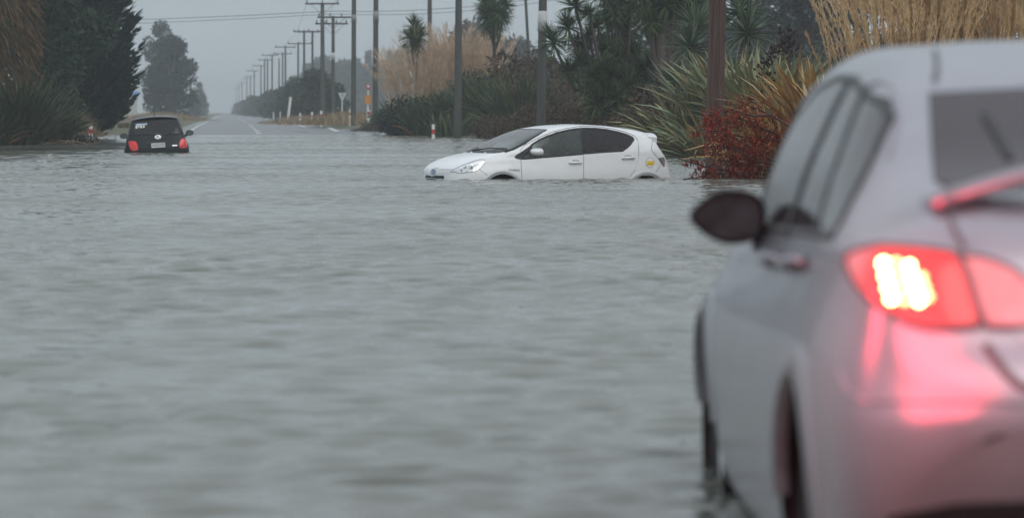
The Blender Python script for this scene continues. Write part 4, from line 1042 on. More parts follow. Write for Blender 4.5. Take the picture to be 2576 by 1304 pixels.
post(705, 309, 300, .95, .10, 'faint white post left of the tall leaning white post', group=GM)
post(755, 314, 262, .88, .13, 'white post right of the tall leaning white post', group=GM, red=(.5, .6))
post(785, 318, 237, .98, .13, 'white post below the twin pole pair', group=GM, red=(.62, .72))
post(808, 318, 236, 1.05, .14, 'white post with a red band below the tallest crossarm pole', group=GM, red=(.68, .8))
post(880, 322, 214, 1.1, .15, 'white post with a red band touching the pale grey pole', group=GM, red=(.78, .92), lean=R(2))
post(929, 323, 209, 1.1, .16, 'white post with a red band under the orange box sign', group=GM, red=(.82, .98), lean=R(-2))
for px, yb in ((662, 293), (676, 297), (688, 302)):
    post(px, yb, 9000 * .97 / (yb - 280), .9 if yb > 295 else 1.1, .12, 'tiny pale marker post far down the road edge', group='tiny far marker posts')
def give_way(px, Y, ztop, w, label, face, rim=None, box=False):
    x = (px - 1288) / FPX * Y; z0 = gz(x, Y)
    o = empty('give_way_sign', (x, Y, z0), (0, R(1.5), 0)); zt = ztop - z0
    MB().tube([(0, .03, -.3), (0, .03, zt - .05)], .05, 8).build('post', M['post_white'], o)
    h = w * .95
    MB().add([(-w / 2, 0, zt), (w / 2, 0, zt), (.04, 0, zt - h), (-.04, 0, zt - h), (-w / 2, -.02, zt), (w / 2, -.02, zt), (.04, -.02, zt - h), (-.04, -.02, zt - h)],
             [(0, 1, 2, 3), (7, 6, 5, 4), (0, 4, 5, 1), (1, 5, 6, 2), (2, 6, 7, 3), (3, 7, 4, 0)]).build('sign_board', M[rim or face], o)
    if rim:
        k = .62; c = zt - h * .36
        MB().add([(-w / 2 * k, -.024, c + h * .36 * k), (w / 2 * k, -.024, c + h * .36 * k), (0, -.024, c - h * .6 * k)], [(2, 1, 0)]).build('sign_face', M[face], o)
    else:
        MB().box((0, -.03, zt - h * .33), (.09, .012, h * .5)).build('bracket', M['steel'], o)
    if box:
        b = P(px, 250, Y).z - z0
        MB().box((0, -.06, b), (.35, .04, .52)).build('orange_board', M['sign_orange'], o)
    return tag(o, label, 'road sign')
give_way(859.5, 285, P(0, 233, 285).z, .70, 'grey back of a triangular sign on a white post', 'sign_back')
give_way(924, 212, P(0, 212, 212).z, .36, 'small red edged triangle sign above an orange board', 'post_white', 'post_red', True)

# ------------------------------------------------------------------ plants in their places
def stuff_mesh(name, vf, m, parent=None, **kw):
    o = link(name, mesh_np(name, *vf), m, parent, **kw); return o
# left bank: conifers, rust-coloured tree, bushy tree, flax
c = P(195, 340, 150)
tree('conifer', (c.x, 150, .1), *[*conifer_mesh(11.0, 2.5, 1, levels=70, per=11, leaf=.36, dens=40, prof=([0, .08, .2, .35, .6, 1], [.9, 1, 1, .95, .64, .02]), tipup=.8)], LM['conifer'], M['bark'], 'tall dark conifer with spiky branch ends on the left bank')
c = P(72, 340, 142)
cr, tr = broad_tree_mesh(9.0, 3.1, 5, n=15000, leaf=.34, lift=.10, clumps=40)
tree('bushy_tree', (c.x, 142, .1), cr, tr, LM['bushy'], M['bark'], 'dense mid green bushy tree left of the spiky conifer')
c = P(-45, 360, 126)
g = np.random.default_rng(3); n = 5200
hgt = g.uniform(1.0, 6.4, n); rad = 2.1 * np.interp(hgt, [1, 2.2, 4.5, 6.4], [.5, .9, 1, .5]) * g.uniform(.2, 1, n) ** .5; a = g.uniform(0, 6.28, n)
pts = np.stack([rad * np.cos(a), rad * np.sin(a), hgt], -1)
rust = cards(pts, np.stack([np.cos(a) * .6, np.sin(a) * .6, -1 + g.normal(0, .4, n)], -1), g.uniform(.3, .7, n), g.uniform(.03, .07, n), g)
tm = MB().tube([(0, 0, -.3), (.1, 0, 2), (0, .1, 4.5)], [.16, .12, .04], 7)
for k in range(9): b = k * .7; tm.tube([(0, 0, 1.2 + .35 * k), (.9 * math.cos(b), .9 * math.sin(b), 2.2 + .35 * k), (1.6 * math.cos(b), 1.6 * math.sin(b), 2.2 + .32 * k)], [.05, .03, .01], 5, False)
tree('weeping_tree', (c.x, 126, .1), rust, tm, LM['rust'], M['bark'], 'rusty orange weeping tree at the left edge')
def flax_joined(px, Y, n, L, Wd, seed, label, mm, spread=.6, tilt=(.05, .9), droop=(.15, 1.0), sx=1.0, zz=None, dead=0, cat='flax bush', group=None, name='flax_bush'):
    x = (px - 1288) / FPX * Y; z = zz if zz is not None else max(.02, gz(x, Y))
    o = empty(name, (x, Y, z))
    lf = stuff_mesh('foliage', tuft(n, L, Wd, seed, spread, tilt, droop), mm, o); lf['kind'] = 'stuff'
    if dead:
        d_ = stuff_mesh('dead_leaves', tuft(dead, L * .7, Wd, seed + 50, spread * 1.1, (.8, 1.5), (.4, 1.2)), LM['dead_leaf'], o); d_['kind'] = 'stuff'
    return tag(o, label, cat, group)
GF = 'flax bushes'
flax_joined(40, 117.6, 330, 2.7, .10, 11, 'big dark flax bush at the water edge on the left', LM['flax_deep'], .75, (.05, 1.0), (.1, .9), group=GF, dead=14)
flax_joined(112, 121.5, 200, 1.9, .09, 12, 'low spreading flax bush leaning over the water below the bushy tree', LM['flax_deep'], .7, (.2, 1.2), (.3, 1.1), group=GF)
flax_joined(-25, 116.5, 160, 1.7, .09, 15, 'flax bush with brown leaves at the left picture edge', LM['flax_deep'], .6, group=GF, dead=24)
def dry_grass(px, Y, wdt, H, n, seed, label, m='dry_grass', dep=.6, wd=.02, name='dry_grass_clump', cat='grass clump'):
    g = np.random.default_rng(seed); x = (px - 1288) / FPX * Y; z = max(.0, gz(x, Y))
    base = np.stack([g.normal(0, wdt / 3, n), g.normal(0, dep, n), np.zeros(n)], -1)
    yaw = g.uniform(0, 6.28, n)
    hh = H * np.exp(-(base[:, 0] / (wdt * .55)) ** 2)
    o = stuff_mesh(name, blades(n, base, yaw, g.uniform(0, .5, n), hh * g.uniform(.6, 1.1, n), wd, g.uniform(.1, .9, n), S=4, rg=g), LM[m]); o.location = (x, Y, z)
    o['kind'] = 'stuff'
    return tag(o, label, cat)
dry_grass(186, 144, 1.6, 1.15, 2600, 21, 'tan dry grass mound on the left bank behind the red banded post')
dry_grass(405, 330, 6, .9, 2600, 22, 'hazy dry grass under the pale grey gum trees', dep=6, wd=.06)
dry_grass(880, 224, 5.5, .95, 3600, 23, 'dry brown grass around the pole bases', dep=6, wd=.035)
dry_grass(770, 290, 5, .8, 2200, 24, 'hazy roadside grass below the hedge', dep=9, wd=.05)
dry_grass(1000, 190, 3.2, 1.1, 2200, 25, 'brown grass between the orange board sign and the plume grass', m='bracken', dep=2, wd=.04)
dry_grass(310, 176, 1.4, .3, 900, 26, 'short green grass on the bank beside the black car', m='wet_grass', dep=2, wd=.03)
# driftwood on the left
g = np.random.default_rng(8); mb = MB()
for k in range(9):
    a = P(175 + 7 * k + g.normal(0, 3), 352 + g.uniform(-4, 3), 124 + g.normal(0, .4)); a.z = max(a.z, .03)
    b = a + Vector((g.uniform(-.35, .45), g.normal(0, .3), g.uniform(.02, .28)))
    mb.tube([a - Vector((0, 0, .1)), a.lerp(b, .5) + Vector((0, 0, .05)), b], [.035, .028, .01], 5)
br = mb.build('drift_branch', M['twig'], None, True); lv = g.uniform(0, 1, (120, 3)) * np.array([.95, .5, .22]) + np.array([*P(172, 356, 124)]) ; lv[:, 2] = np.abs(lv[:, 2] - lv[:, 2].min()) + .0
dl = stuff_mesh('leaves', cards(lv, unit(120, g), .14, .06, g), LM['conifer'], br); dl['kind'] = 'stuff'
tag(br, 'dark drift branch lying in the shallows beside the flax on the left', 'branch')
# pale gum trees in the mist, left of the road
gA = broad_tree_mesh(9.4, 2.75, 31, n=14000, leaf=.36, lift=.03, clumps=90, shape='gum'); gB = broad_tree_mesh(13.0, 2.5, 34, n=6500, leaf=.36, lift=.12, clumps=46, shape='gum')
c = P(430, 287, 395); tree('gum_tree', (c.x, 395, .1), *gA, LM['gum'], M['bark_pale'], 'rounded grey gum tree fading in the mist left of the road')
c = P(402, 287, 455); tree('gum_tree', (c.x, 455, .1), *gB, LM['gum'], M['bark_pale'], 'taller thin gum tree with sky showing through, behind the rounded one')
for i, (px, Y, sc) in enumerate(((500, 640, .5), (512, 760, .42), (488, 560, .42))):
    t_ = tree('gum_tree', ((px - 1288) / FPX * Y, Y, .1), *(gA if i else gB), LM['gum'], M['bark_pale'], ('small hazy tree at the right foot of the gums', 'faintest small tree just left of the vanishing road', 'low hazy tree close beside the rounded gum')[i], sc=sc)
# the shed with a blue roof behind the conifer
c = P(314, 240, 420)
sh = empty('shed', (c.x, 420, .1), (0, 0, R(12)))
MB().box((0, 0, 1.4), (2.6, 3, 2.8)).build('wall', mat('shed_wall', (.5, .5, .48), .7, var=.1), sh)
MB().add([(-1.5, -1.7, 2.75), (1.5, -1.7, 2.75), (1.5, 1.7, 2.75), (-1.5, 1.7, 2.75), (-1.5, 0, 3.4), (1.5, 0, 3.4)], [(0, 1, 5, 4), (2, 3, 4, 5), (0, 4, 3), (1, 2, 5), (3, 2, 1, 0)]).build('roof', mat('shed_roof', (.09, .22, .48), .5, var=.1), sh)
tag(sh, 'small pale shed with a blue roof behind the conifer', 'shed')
# hedge of roadside trees to the right of the road, each a tree of its own
hA = broad_tree_mesh(4.3, 2.4, 41, n=4200, leaf=.30, lift=.04, clumps=24, shape='bush'); hB = broad_tree_mesh(4.6, 2.1, 42, n=3600, leaf=.30, lift=.04, clumps=20, shape='bush'); hC = broad_tree_mesh(3.6, 2.7, 43, n=3600, leaf=.3, lift=.03, clumps=22, shape='bush')
protos = []
for nm, (cr, tr) in (('a', hA), ('b', hB), ('c', hC)):
    protos.append((mesh_np('crown', *cr), mesh_np('trunk', tr.v, tr.f)))
def placed(pr, name, px, Y, sc, rz, label, m, group, cat='tree', z=.1):
    o = empty(name, ((px - 1288) / FPX * Y, Y, z), (0, 0, rz)); o.scale = (sc[0], sc[0], sc[1]) if hasattr(sc, '__len__') else (sc,) * 3
    a = link('crown', pr[0], None, o); b = link('trunk', pr[1], None, o)
    if not a.data.materials: a.data.materials.append(m)
    if not b.data.materials: b.data.materials.append(M['bark'])
    return tag(o, label, cat, group)
GH = 'hedge trees along the right side of the road'
HD = [(800, 300, (1.0, 1.0)), (835, 292, (.8, .82)), (770, 335, (1.0, 1.0)), (745, 372, (1.0, .98)), (728, 425, (1.05, .98)), (705, 480, (1.0, .98)), (690, 540, (1.05, .95)), (668, 600, (1.1, .98)), (655, 670, (1.1, .95)), (640, 740, (1.1, .95)), (628, 830, (1.2, .92)), (617, 930, (1.2, .9)), (607, 1050, (1.3, .9)), (600, 1200, (1.4, .9))]
HL = ['tallest hedge tree behind the transformer pole', 'hedge bush at the near end, right of the transformer pole', 'hedge tree below the tallest crossarm pole', 'hedge tree behind the tall leaning white post', 'hedge tree left of the leaning white post']
for i, (px, Y, sc) in enumerate(HD):
    placed(protos[i % 3], 'hedge_tree', px, Y, sc, i * 1.3, HL[i] if i < 5 else 'mist-greyed hedge tree further along the road', LM['hedge'], GH if i < 5 else 'mist-greyed hedge trees', z=.1)
# far misty trees
fA = broad_tree_mesh(10.0, 3.0, 51, n=3200, leaf=.6, lift=.08, clumps=26, shape='gum'); fB = conifer_mesh(11, 2.4, 52, levels=40, per=7, leaf=.7, dens=12); fC = broad_tree_mesh(9.0, 4.0, 53, n=3600, leaf=.6, lift=.05, clumps=30)
fp = [(mesh_np('crown', *cr), mesh_np('trunk', tr.v, tr.f)) for cr, tr in (fA, fB, fC)]
GT = 'far misty trees'
for i, px in enumerate(range(745, 1010, 13)):
    Y = 860 + 60 * math.sin(i * 2.1); placed(fp[(0, 2, 1, 2)[i % 4]], 'misty_tree', px, Y, (1.0 + .15 * math.sin(i * 1.7), (1.32 + .13 * math.sin(i * 2.9)) * (1 if i > 4 else .72 + .07 * i)), i, 'pale grey tree in the misty row behind the poles', LM['gum'], GT)
for px, Y, k, sc, lab in ((1195, 330, 2, (1.1, .98), 'rounded misty tree behind the tan plume grass'), (1150, 345, 0, (1.0, .82), 'misty tree left of the rounded one behind the plume grass'), (1290, 390, 2, (1.15, .95), 'misty tree between the round cabbage tree and the banded pole'),
                          (1262, 400, 0, (1, .8), 'small misty tree under the round cabbage tree'), (1330, 430, 2, (1.1, .9), 'misty tree behind the thin leaning pole'), (1440, 390, 0, (1.2, .62), 'misty tree behind the left fans of the branching cabbage tree'), (1385, 300, 2, (.75, .55), 'low misty bush right of the banded pole')):
    placed(fp[k], 'misty_tree', px, Y, sc, px * .1, lab, LM['gum'], None)
dA = broad_tree_mesh(10.5, 4.2, 61, n=9000, leaf=.42, lift=.05, clumps=40)
dp = (mesh_np('crown', *dA[0]), mesh_np('trunk', dA[1].v, dA[1].f))
for px, Y, sc, lab in ((1680, 190, (.95, .9), 'dark misty tree behind the pale cabbage fan'), (1900, 195, (1.0, .92), 'dark grey misty tree behind the round yellow hearted cabbage head'), (2030, 185, (.95, .8), 'dark misty tree left of the tall straw plumes'), (2160, 200, (1.0, .95), 'misty tree behind the straw plumes with pale sky gaps'), (2330, 190, (1, .9), 'misty tree hidden behind the thick of the straw plumes'), (2500, 200, (1, .9), 'misty tree at the right edge behind the straw plumes')):
    placed(dp, 'dark_tree', px, Y, sc, px * .2, lab, LM['gum'], None)
# cabbage trees
rose = [mesh_np('leaf_head', *merge([rosette(130, .56, .042, 70 + i), skirt(26, .5, .04, 90 + i)])) for i in range(4)]
roseP = [mesh_np('leaf_head', *rosette(120, .80, .05, 80 + i)) for i in range(2)]
core = MB().lathe([(.001, .16), (.05, .10), (.07, 0), (.05, -.06)], 'Z', 8)
def cabbage(name, base, heads, label, mm, ml, r0=.14, scale=1.0, cat='cabbage tree', fork=None, tip=None):
    """heads: world points; every limb grows out of the trunk and ends in a head"""
    o = empty(name, base); b = Vector(base)
    fk = Vector(fork) - b if fork else Vector((0, 0, 1.2))
    MB().tube([(0, 0, -.4), fk * .5 + Vector((.05, 0, 0)), fk], [r0, r0 * .9, r0 * .75], 8).build('trunk', M['bark'], o, True)
    for i, h in enumerate(heads):
        q = Vector(h[0]) - b; sc = h[1] if len(h) > 1 else 1
        s = fk * (.55 + .45 * ((i * 37) % 10) / 10); mid = s.lerp(q, .5); mid += Vector(((q.x - s.x) * .18, 0, -.18 * abs(q.x - s.x) - .05))
        MB().tube([s, s.lerp(mid, .5), mid, mid.lerp(q, .6), q], [r0 * .55, r0 * .48, r0 * .4, r0 * .36, r0 * .32], 7).build('limb', M['bark'], o, True)
        dx = (q - mid).normalized(); rot = Vector((0, 0, 1)).rotation_difference((dx + Vector((0, 0, .8))).normalized()).to_euler()
        hd = link('leaf_head', ml[i % len(ml)], mm, o, loc=q, rot=(rot.x, rot.y, i * 1.1), scale=sc * scale)
        if tip: core.build('heart', LM['core'], hd)
    return tag(o, label, cat)
def Z7(u, v): return ((1650 + u / 3.105) / 1.2648, v / 3.105 / 1.2648)
def hs(lst, Y): return [(P(*Z7(u, v), Y + dy), s) for u, v, dy, s in lst]
cab_heads = hs([(330, 390, 0, 1.1), (480, 250, .3, 1.0), (560, 40, .6, 1.15), (575, 425, 1.0, .85), (600, 600, .2, .95), (505, 690, -.3, .95), (780, 235, .9, .9), (700, 120, .5, .8), (640, 520, 1.2, .9), (690, 340, 1.4, .9), (850, 470, .6, .8)], 114)
cb = P(*Z7(1060, 1290), 114)
cabbage('cabbage_tree', (cb.x, 114, .05), cab_heads, 'branching cabbage tree with spiky fans reaching left over the banded pole', LM['cabbage'], rose, .13, fork=P(*Z7(930, 800), 114))
cab2 = hs([(940, 70, 0, 1.1), (830, -60, .4, 1.1), (1110, 30, .3, 1.05), (1010, -90, .6, 1.1), (950, 545, -.4, 1.15), (1100, 480, .5, 1.0), (960, 240, .5, .9), (1080, 300, .9, .9), (1180, 560, .3, 1.0), (900, 160, .9, .9), (1060, 170, 1.2, 1.0)], 115.5)
cabbage('cabbage_tree', (P(*Z7(1120, 1300), 115.5).x, 115.5, .05), cab2, 'middle cabbage tree with heavy drooping heads above the white car', LM['cabbage'], rose, .13, fork=P(*Z7(1010, 620), 115.5))
cab3 = hs([(1300, 190, -.2, .95), (1450, 40, 0, 1.1), (1330, -70, .5, 1.1), (1540, -20, .4, 1.1), (1250, 60, .6, 1.0), (1200, -60, .2, 1.0), (1390, 120, .8, .9), (1610, 120, .9, 1.1), (1690, 40, 1.1, 1.2), (1770, 120, 1.4, 1.2), (1660, -60, .8, 1.2)], 111)
cabbage('cabbage_tree', (P(*Z7(1420, 1300), 111).x, 111, .05), cab3, 'cabbage tree with the thickest straight trunk, left of the brown pole', LM['cabbage'], rose, .21, fork=P(*Z7(1395, 330), 111))
low = hs([(1070, 820, 0, 1.15), (870, 880, .3, 1.2), (760, 735, .5, 1.05), (780, 1000, .1, 1.1), (1180, 720, .6, 1.0), (930, 740, .4, 1.1), (980, 960, -.2, 1.0), (1240, 900, .4, 1.0), (700, 830, .7, .9), (860, 640, .8, 1.0), (1280, 640, .8, 1.0), (1120, 1050, .6, .9)], 112)
cabbage('cabbage_tree', (P(*Z7(980, 1350), 112).x, 112, .05), low, 'low leafy cabbage tree just above the roof of the white car', LM['cabbage'], rose, .10, fork=P(*Z7(960, 1050), 112))
cabbage('cabbage_tree', (P(*Z7(1700, 1200), 94).x, 94, .1), [(P(*Z7(1688, 448), 94), 1.02), (P(*Z7(1560, 800), 95), .8), (P(*Z7(1750, 250), 95.5), 1.0)], 'cabbage tree with one big pale grey fan left of the brown pole', LM['cabbage_pale'], roseP, .11, fork=P(*Z7(1690, 900), 94), tip=False)
def Z8(u, v): return ((2050 + u / 2.103) / 1.2648, v / 2.103 / 1.2648)
cabbage('cabbage_tree', (P(*Z8(660, 700), 92).x, 92, .1), [(P(*Z8(688, 205), 92), 1.15), (P(*Z8(640, 60), 93), 1.0)], 'cabbage tree with a round head and yellow heart right of the brown pole', LM['cabbage_pale'], roseP, .11, fork=P(*Z8(670, 480), 92), tip=True)
cabbage('cabbage_tree', (P(1242, 320, 164).x, 164, .1), [(P(px, py, 164 + dy), k) for px, py, dy, k in ((1242, 46, 0, 1.42), (1222, 38, .3, 1.25), (1264, 38, .2, 1.25), (1244, 16, .4, 1.3), (1220, 10, .1, 1.15), (1270, 10, 0, 1.15), (1243, 58, -.4, 1.15), (1254, 30, -.6, 1.15), (1230, 28, -.5, 1.15))], 'single stemmed cabbage tree with a dense round ball of leaves', LM['cabbage'], rose, .10, fork=P(1242, 66, 164))
cabbage('cabbage_tree', (P(1046, 320, 167).x, 167, .1), [(P(1043, 66, 166.4), 1.2), (P(1054, 88, 166.2), 1.15), (P(1032, 90, 166), 1.05), (P(1046, 106, 165.4), 1.0)], 'small cabbage tree poking out of the tan plume grass', LM['cabbage'], rose, .10, fork=P(1046, 122, 167))
# the flax and plume grass mound in the middle
for px, Y, n, L, sd_, lab, dd in ((1240, 156, 380, 3.0, 101, 'dark green flax bush right of the pole standing in water', 16), (1090, 160, 300, 2.1, 102, 'dark flax bush behind the marker post in the flood', 6), (1165, 160, 320, 2.5, 103, 'dark flax bush behind the pole standing in water', 10), (1312, 149, 260, 2.7, 104, 'brownish flax bush left of the banded pole', 14), (1020, 168, 180, 2.0, 105, 'low flax bush at the left end of the mound', 4), (1130, 154, 120, 1.3, 106, 'short flax with bent leaves at the foot of the pole', 8)):
    flax_joined(px, Y, n, L, .10, sd_, lab, LM['flax_dark'], .85, (.05, .95), (.1, .9), group=GF, dead=dd)
def plume_clump(px, Y, n, H, seed, label, spread, m, leafn=120, z=None, fan=.28, plume=.45):
    g = np.random.default_rng(seed); x = (px - 1288) / FPX * Y; z0 = z if z is not None else max(.05, gz(x, Y))
    o = empty('plume_grass', (x, Y, z0)); vs = []; fs = []; k = 0
    for i in range(n):
        v, f = plume_mesh(H * g.uniform(.72, 1.06), seed * 100 + i, g.uniform(.05, .3), plume, .28, 46, .06, .012)
        r = spread * math.sqrt(g.uniform()); a = g.uniform(0, 6.28)
        mt = Matrix.Translation((r * math.cos(a), r * math.sin(a) * .6, 0)) @ Matrix.Rotation(a + g.normal(0, .4), 4, 'Z') @ Matrix.Rotation(fan * r / spread * g.uniform(.4, 1.2), 4, 'Y')
        v = np.array(v) @ np.array(mt)[:3, :3].T + np.array(mt)[:3, 3]
        vs.append(v); fs += [tuple(q + k for q in ff) for ff in f]; k += len(v)
    pl = link('plumes', mesh_np('plumes', np.concatenate(vs), fs), m, o); pl['kind'] = 'stuff'
    lf = stuff_mesh('leaves', tuft(leafn, H * .55, .035, seed, spread * .9, (.05, .6), (.3, 1.4)), LM['toetoe_leaf'], o); lf['kind'] = 'stuff'
    return tag(o, label, 'plume grass', 'plume grass clumps')
plume_clump(1045, 166, 250, 4.0, 201, 'left clump of tan plume grass on the mound', 1.1, LM['plume_mid'], fan=.2)
plume_clump(1112, 167, 260, 4.9, 202, 'tallest tan plume grass clump left of the dark pole in the water', 1.0, LM['plume_mid'], fan=.14)
plume_clump(1178, 168, 220, 4.7, 203, 'tan plume grass clump right of the dark pole in the water', .9, LM['plume_mid'], fan=.14)
plume_clump(1218, 171, 50, 3.8, 204, 'thin plume grass clump under the round cabbage tree', .7, LM['plume_mid'], fan=.12)
# scrub around the mound
sA = broad_tree_mesh(2.3, 1.5, 71, n=4200, leaf=.17, lift=.02, clumps=60, shape='dome'); sB = broad_tree_mesh(1.9, 1.7, 72, n=4000, leaf=.16, lift=.02, clumps=60, shape='dome')
sp1 = (mesh_np('crown', *sA[0]), mesh_np('trunk', sA[1].v, sA[1].f)); sp2 = (mesh_np('crown', *sB[0]), mesh_np('trunk', sB[1].v, sB[1].f))
sp3 = (sp1[0].copy(), sp1[1].copy()); sp4 = (sp2[0].copy(), sp2[1].copy())
for i, (px, Y, sc, k, lab) in enumerate(((1030, 162, .9, 0, 'dark scrub bush left of the marker post in the flood'), (985, 190, .8, 1, 'scrub bush beside the orange board sign'), (1085, 162, .9, 0, 'dark scrub bush under the tan plume grass'), (1215, 162, 1.3, 0, 'dark scrub between flax and plume grass on the mound'), (1330, 150, 1.05, 2, 'brown dead scrub behind the bonnet of the white car'),
                                         (1305, 158, 1.75, 2, 'tall thin brown scrub left of the banded pole'), (1235, 144, .55, 3, 'low rusty bracken at the water edge by the flax'), (1290, 138, .6, 3, 'low rusty bracken behind the windscreen of the white car'), (1345, 126, .7, 2, 'brown scrub at the foot of the banded pole'), (1405, 112, .42, 1, 'small bright green bush behind the car roof'), (1450, 122, .8, 3, 'reddish bracken under the left cabbage fans'), (1540, 118, .75, 2, 'dark brown bracken under the low cabbage tree'),
                                         (1620, 104, .7, 3, 'reddish bracken behind the rear of the white car'), (1660, 98, .6, 2, 'brown scrub between the white car and the pale flax'), (1725, 100, 1.1, 2, 'brown scrub behind the pale flax'), (1390, 150, 1.0, 3, 'distant rusty bracken right of the banded pole'), (1500, 150, 1.0, 3, 'distant rusty bracken behind the cabbage trunks'))):
    pr = (sp1, sp2, sp3, sp4)[k]
    placed(pr, 'scrub_bush', px, Y, sc, i * 2.1, lab, (LM['conifer'], LM['bushy'], LM['bracken'], LM['bracken'])[k], None, 'bush', z=max(.0, gz((px - 1288) / FPX * Y, Y)) - .05)
# pale flax with leaves that can be told apart: each leaf its own object
def leaf_set(mmat, seed, L, Wd, kinds=10, tl=(.0, .0)):
    out = []
    for i in range(kinds):
        g = np.random.default_rng(seed + i)
        v, f = blades(1, [[0, 0, 0]], 0.0, 0.0, L, Wd * g.uniform(.8, 1.15), .08 + .17 * i, S=6, fold=.28, rg=g, root=.55)
        me = mesh_np('leaf', v, f); me.materials.append(mmat); out.append(me)
    return out
def flax_leaves(px, Y, n, sets, seed, label, spread=.5, tilt=(.05, .9), sc=(.7, 1.1), z=None, cat='flax bush', az=None, name='flax_bush'):
    g = np.random.default_rng(seed); x = (px - 1288) / FPX * Y; z0 = z if z is not None else max(0, gz(x, Y))
    o = empty(name, (x, Y, z0 - .08))
    for i in range(n):
        r = spread * math.sqrt(g.uniform()); a = g.uniform(0, 6.28) if az is None else g.uniform(*az)
        t = g.uniform(*tilt) * (.3 + .7 * r / spread); k = int(min(len(sets) - 1, max(0, g.normal(3, 2) + 3.2 * t)))
        l = bpy.data.objects.new('leaf', sets[k]); col.objects.link(l); l.parent = o
        l.rotation_euler = Euler((0, t, a + g.normal(0, .25)), 'XYZ'); l.location = (r * math.cos(a), r * math.sin(a), 0); s_ = g.uniform(*sc); l.scale = (s_, s_, s_)
    return tag(o, label, cat, GF)
pale = leaf_set(LM['flax_pale'], 300, 1.95, .15)
flax_leaves(1745, 87, 230, pale, 31, 'pale flax bush left of the thick brown pole, drooping over the water', .55, (.1, 1.15), (.65, 1.08))
flax_leaves(1855, 86, 280, pale, 32, 'tall pale flax bush right behind the thick brown pole', .65, (.05, .65), (1.05, 1.5))
flax_leaves(1950, 84, 260, pale, 33, 'pale flax bush under the dark seed stalk', .65, (.05, .75), (1.0, 1.45))
flax_leaves(1785, 84, 140, pale, 36, 'low pale flax with leaves trailing towards the water behind the pole', .5, (.5, 1.3), (.6, .9))
tan = leaf_set(LM['flax_tan'], 330, 1.55, .125)
flax_leaves(2005, 59.8, 280, tan, 34, 'tan and orange flax bush hanging to the water beside the silver car', .60, (.2, 1.35), (.6, 1.05))
flax_leaves(2085, 61.0, 270, tan, 35, 'straw coloured flax bush under the tall plumes', .65, (.05, 1.1), (1.0, 1.4))
# flax seed stalks
def stalk(pts, pods, label):
    mb = MB().tube(pts, [.022 - .012 * i / len(pts) for i in range(len(pts))], 6)
    o = mb.build('seed_stalk', M['twig'], None, True); g = np.random.default_rng(len(pods)); cs = []; ds = []
    for (c_, r_, k) in pods:
        for i in range(k):
            d = unit(1, g)[0]; d[2] = abs(d[2]) + .5; cs.append(np.array(c_) + g.normal(0, r_, 3) * np.array([1, .5, 1])); ds.append(d)
    q = stuff_mesh('pods', cards(np.array(cs), np.array(ds), .10, .045, g), LM['stalk'], o); q['kind'] = 'stuff'
    return tag(o, label, 'flax stalk')
a = [P(*Z8(975, 500), 80), P(*Z8(970, 400), 80), P(*Z8(965, 300), 80), P(*Z8(962, 205), 80)]
stalk(a, [(P(*Z8(965 + 22 * (-1) ** i, 380 - 22 * i), 80), .10, 26) for i in range(8)], 'upright dark seed stalk thick with pods above the pale flax')
a = [P(*Z8(1130, 950), 62), P(*Z8(900, 780), 62.5), P(*Z8(815, 650), 63), P(*Z8(790, 560), 63.5), P(*Z8(800, 440), 64), P(*Z8(850, 360), 64), P(*Z8(930, 335), 64)]
stalk(a, [(P(*Z8(u, v), 63.5), .05, 16) for u, v in ((790, 660), (840, 605), (800, 520), (845, 515), (800, 445), (830, 440), (850, 385), (880, 350), (915, 335))], 'curved bare seed stalk with drooping pods in front of the pale flax')
def Z9(u, v): return ((2100 + u / 4.83) / 1.2648, (330 + v / 4.83) / 1.2648)
# the dead red branch hanging over the water
o = empty('dead_branch', P(*Z9(1900, 1000), 57.9)); b0 = o.location.copy(); g = np.random.default_rng(77)
stems = [[(2400, 620), (2100, 420), (1700, 170), (1400, 40), (1180, -60)], [(2140, 640), (1900, 500), (1600, 390), (1280, 250), (1040, 190), (700, 170)], [(1900, 930), (1650, 830), (1480, 700), (1200, 560), (900, 420), (620, 400)], [(1900, 1040), (1560, 1000), (1380, 950), (1000, 1020), (670, 965), (450, 890), (280, 845)],
         [(1750, 1190), (1400, 1120), (1050, 1080), (760, 1060), (640, 1150)], [(1900, 940), (1500, 900), (1250, 760), (1000, 640), (760, 660)], [(2140, 640), (1800, 560), (1500, 560), (1100, 470), (800, 300)], [(1700, 1190), (1300, 1000), (1150, 900), (1000, 880)], [(1720, 170), (1450, 190), (1200, 130), (1120, 20)]]
leafp = []; leafd = []
for k, st_ in enumerate(stems):
    Yk = 57.6 + .25 * math.sin(k * 2.3)
    pts = [P(*Z9(u, v), Yk + .1 * i) - b0 for i, (u, v) in enumerate(st_)]
    MB().tube(pts, [.020 * (1 - .75 * i / len(pts)) + .003 for i in range(len(pts))], 5).build('stem', M['twig'], o, True)
    cp = catmull(np.array(pts), 8)
    n_ = len(cp)
    for j in range(n_):
        f = j / n_
        if f < .22 and k not in (4, 7): continue
        if k == 3 and f > .55 and j % 5: continue
        cl = g.normal(0, .085, 3)
        for _ in range(17 if k not in (0, 8) else 7):
            p = cp[j] + cl + .5 * g.normal(0, (.045 if (k == 3 and f > .55) else .12), 3) * np.array([1, 1.2, 1]) + np.array([0, 0, -.03])
            leafp.append(p); d = unit(1, g)[0] * .8 + np.array([0, 0, -.6]); leafd.append(d)
leafp = np.array(leafp); ok = leafp[:, 2] + b0.z > .01; leafp = leafp[ok]; leafd = np.array(leafd)[ok]
n = len(leafp)
lv = blades(n, leafp, np.arctan2(leafd[:, 1], leafd[:, 0]), np.arccos(np.clip(leafd[:, 2] / np.linalg.norm(leafd, axis=1), -1, 1)), g.uniform(.05, .12, n), g.uniform(.016, .034, n), g.normal(0, 1.4, n), S=3, fold=.5, rg=g)
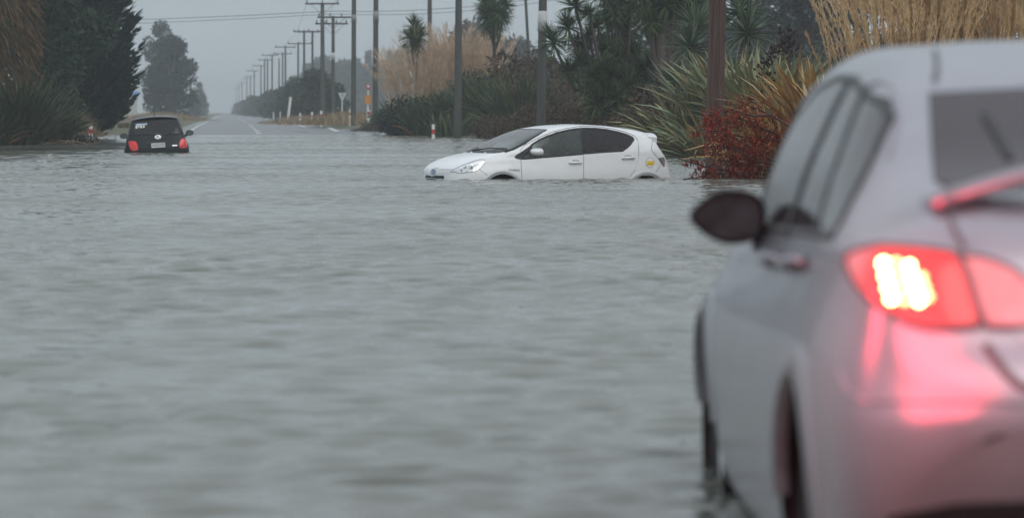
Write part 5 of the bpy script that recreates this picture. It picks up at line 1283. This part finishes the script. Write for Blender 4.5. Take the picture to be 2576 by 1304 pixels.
q = stuff_mesh('dry_leaves', lv, LM['red_leaf'], o); q['kind'] = 'stuff'
tag(o, 'dead branch with curled dark red leaves trailing into the water by the brown pole', 'branch')
tw = MB().tube([P(*Z9(355, 1184), 55.0) + Vector((0, 0, .02)), P(*Z9(480, 1182), 55) + Vector((0, 0, .035)), P(*Z9(610, 1176), 55) + Vector((0, 0, .02))], [.012, .014, .008], 5).build('floating_twig', M['twig'], None)
tag(tw, 'thin dark twig floating on the water left of the red branch', 'twig')
# tall straw plumes behind the silver car: every plume an object
pm = [mesh_np('plume', *plume_mesh(3.1, 400 + i, .02 + .035 * i, .42, .10, 170, .020, .006)) for i in range(7)]
for q in pm: q.materials.append(LM['plume'])
def plumes(px, Y, n, seed, label, spread, sc, fan=.22, z=.1, leafn=160, az=None):
    g = np.random.default_rng(seed); x = (px - 1288) / FPX * Y; o = empty('plume_grass', (x, Y, z))
    for i in range(n):
        r = spread * math.sqrt(g.uniform()); a = g.uniform(0, 6.28)
        l = bpy.data.objects.new('plume', pm[g.integers(0, 7)]); col.objects.link(l); l.parent = o
        l.location = (r * math.cos(a), r * math.sin(a) * .6, 0); l.rotation_euler = Euler((0, fan * r / spread * g.uniform(.3, 1.3), a + g.normal(0, .5)), 'XYZ'); s_ = g.uniform(*sc); l.scale = (s_, s_, s_)
    lf = stuff_mesh('leaves', tuft(leafn, 1.7, .03, seed, spread * .9, (.05, .6), (.2, 1.2)), LM['toetoe_leaf'], o); lf['kind'] = 'stuff'
    return tag(o, label, 'plume grass', 'plume grass clumps')
plumes(2205, 55, 46, 51, 'leftmost straw plume clump leaning out over the tan flax', .5, (.9, 1.1), .16)
plumes(2290, 54, 80, 52, 'dense straw plume clump behind the roof edge of the silver car', .6, (.95, 1.2), .12)
plumes(2400, 55, 85, 53, 'dense straw plume clump above the rear window of the silver car', .6, (.95, 1.2), .10)
plumes(2510, 54.5, 80, 54, 'straw plume clump towards the right edge of the picture', .6, (.95, 1.2), .12)
plumes(2600, 55, 46, 55, 'straw plume clump cut by the right picture edge', .55, (.95, 1.2), .12)
lean = empty('plume_grass', (P(2165, 300, 56).x, 56, .1))
for (u0, v0, u1, v1, k) in ((330, 660, 140, 270, 0), (470, 730, 270, 180, 1), (540, 690, 360, 0, 2), (540, 720, 470, 240, 3), (420, 950, 80, 660, 4)):
    p0 = P((2500 + u0 / 2.608) / 1.2648, (v0 / 2.608) / 1.2648, 56); p1 = P((2500 + u1 / 2.608) / 1.2648, (v1 / 2.608) / 1.2648, 55.6)
    d = p1 - p0; L_ = d.length + 1.0; st_ = p1 - d.normalized() * 3.1
    l = link('plume', pm[k % 3], None, lean, loc=st_ - lean.location); l.rotation_mode = 'QUATERNION'; l.rotation_quaternion = d.normalized().to_track_quat('Z', 'Y')
tag(lean, 'five separate straw plumes leaning left over the tan flax', 'plume grass', 'plume grass clumps')
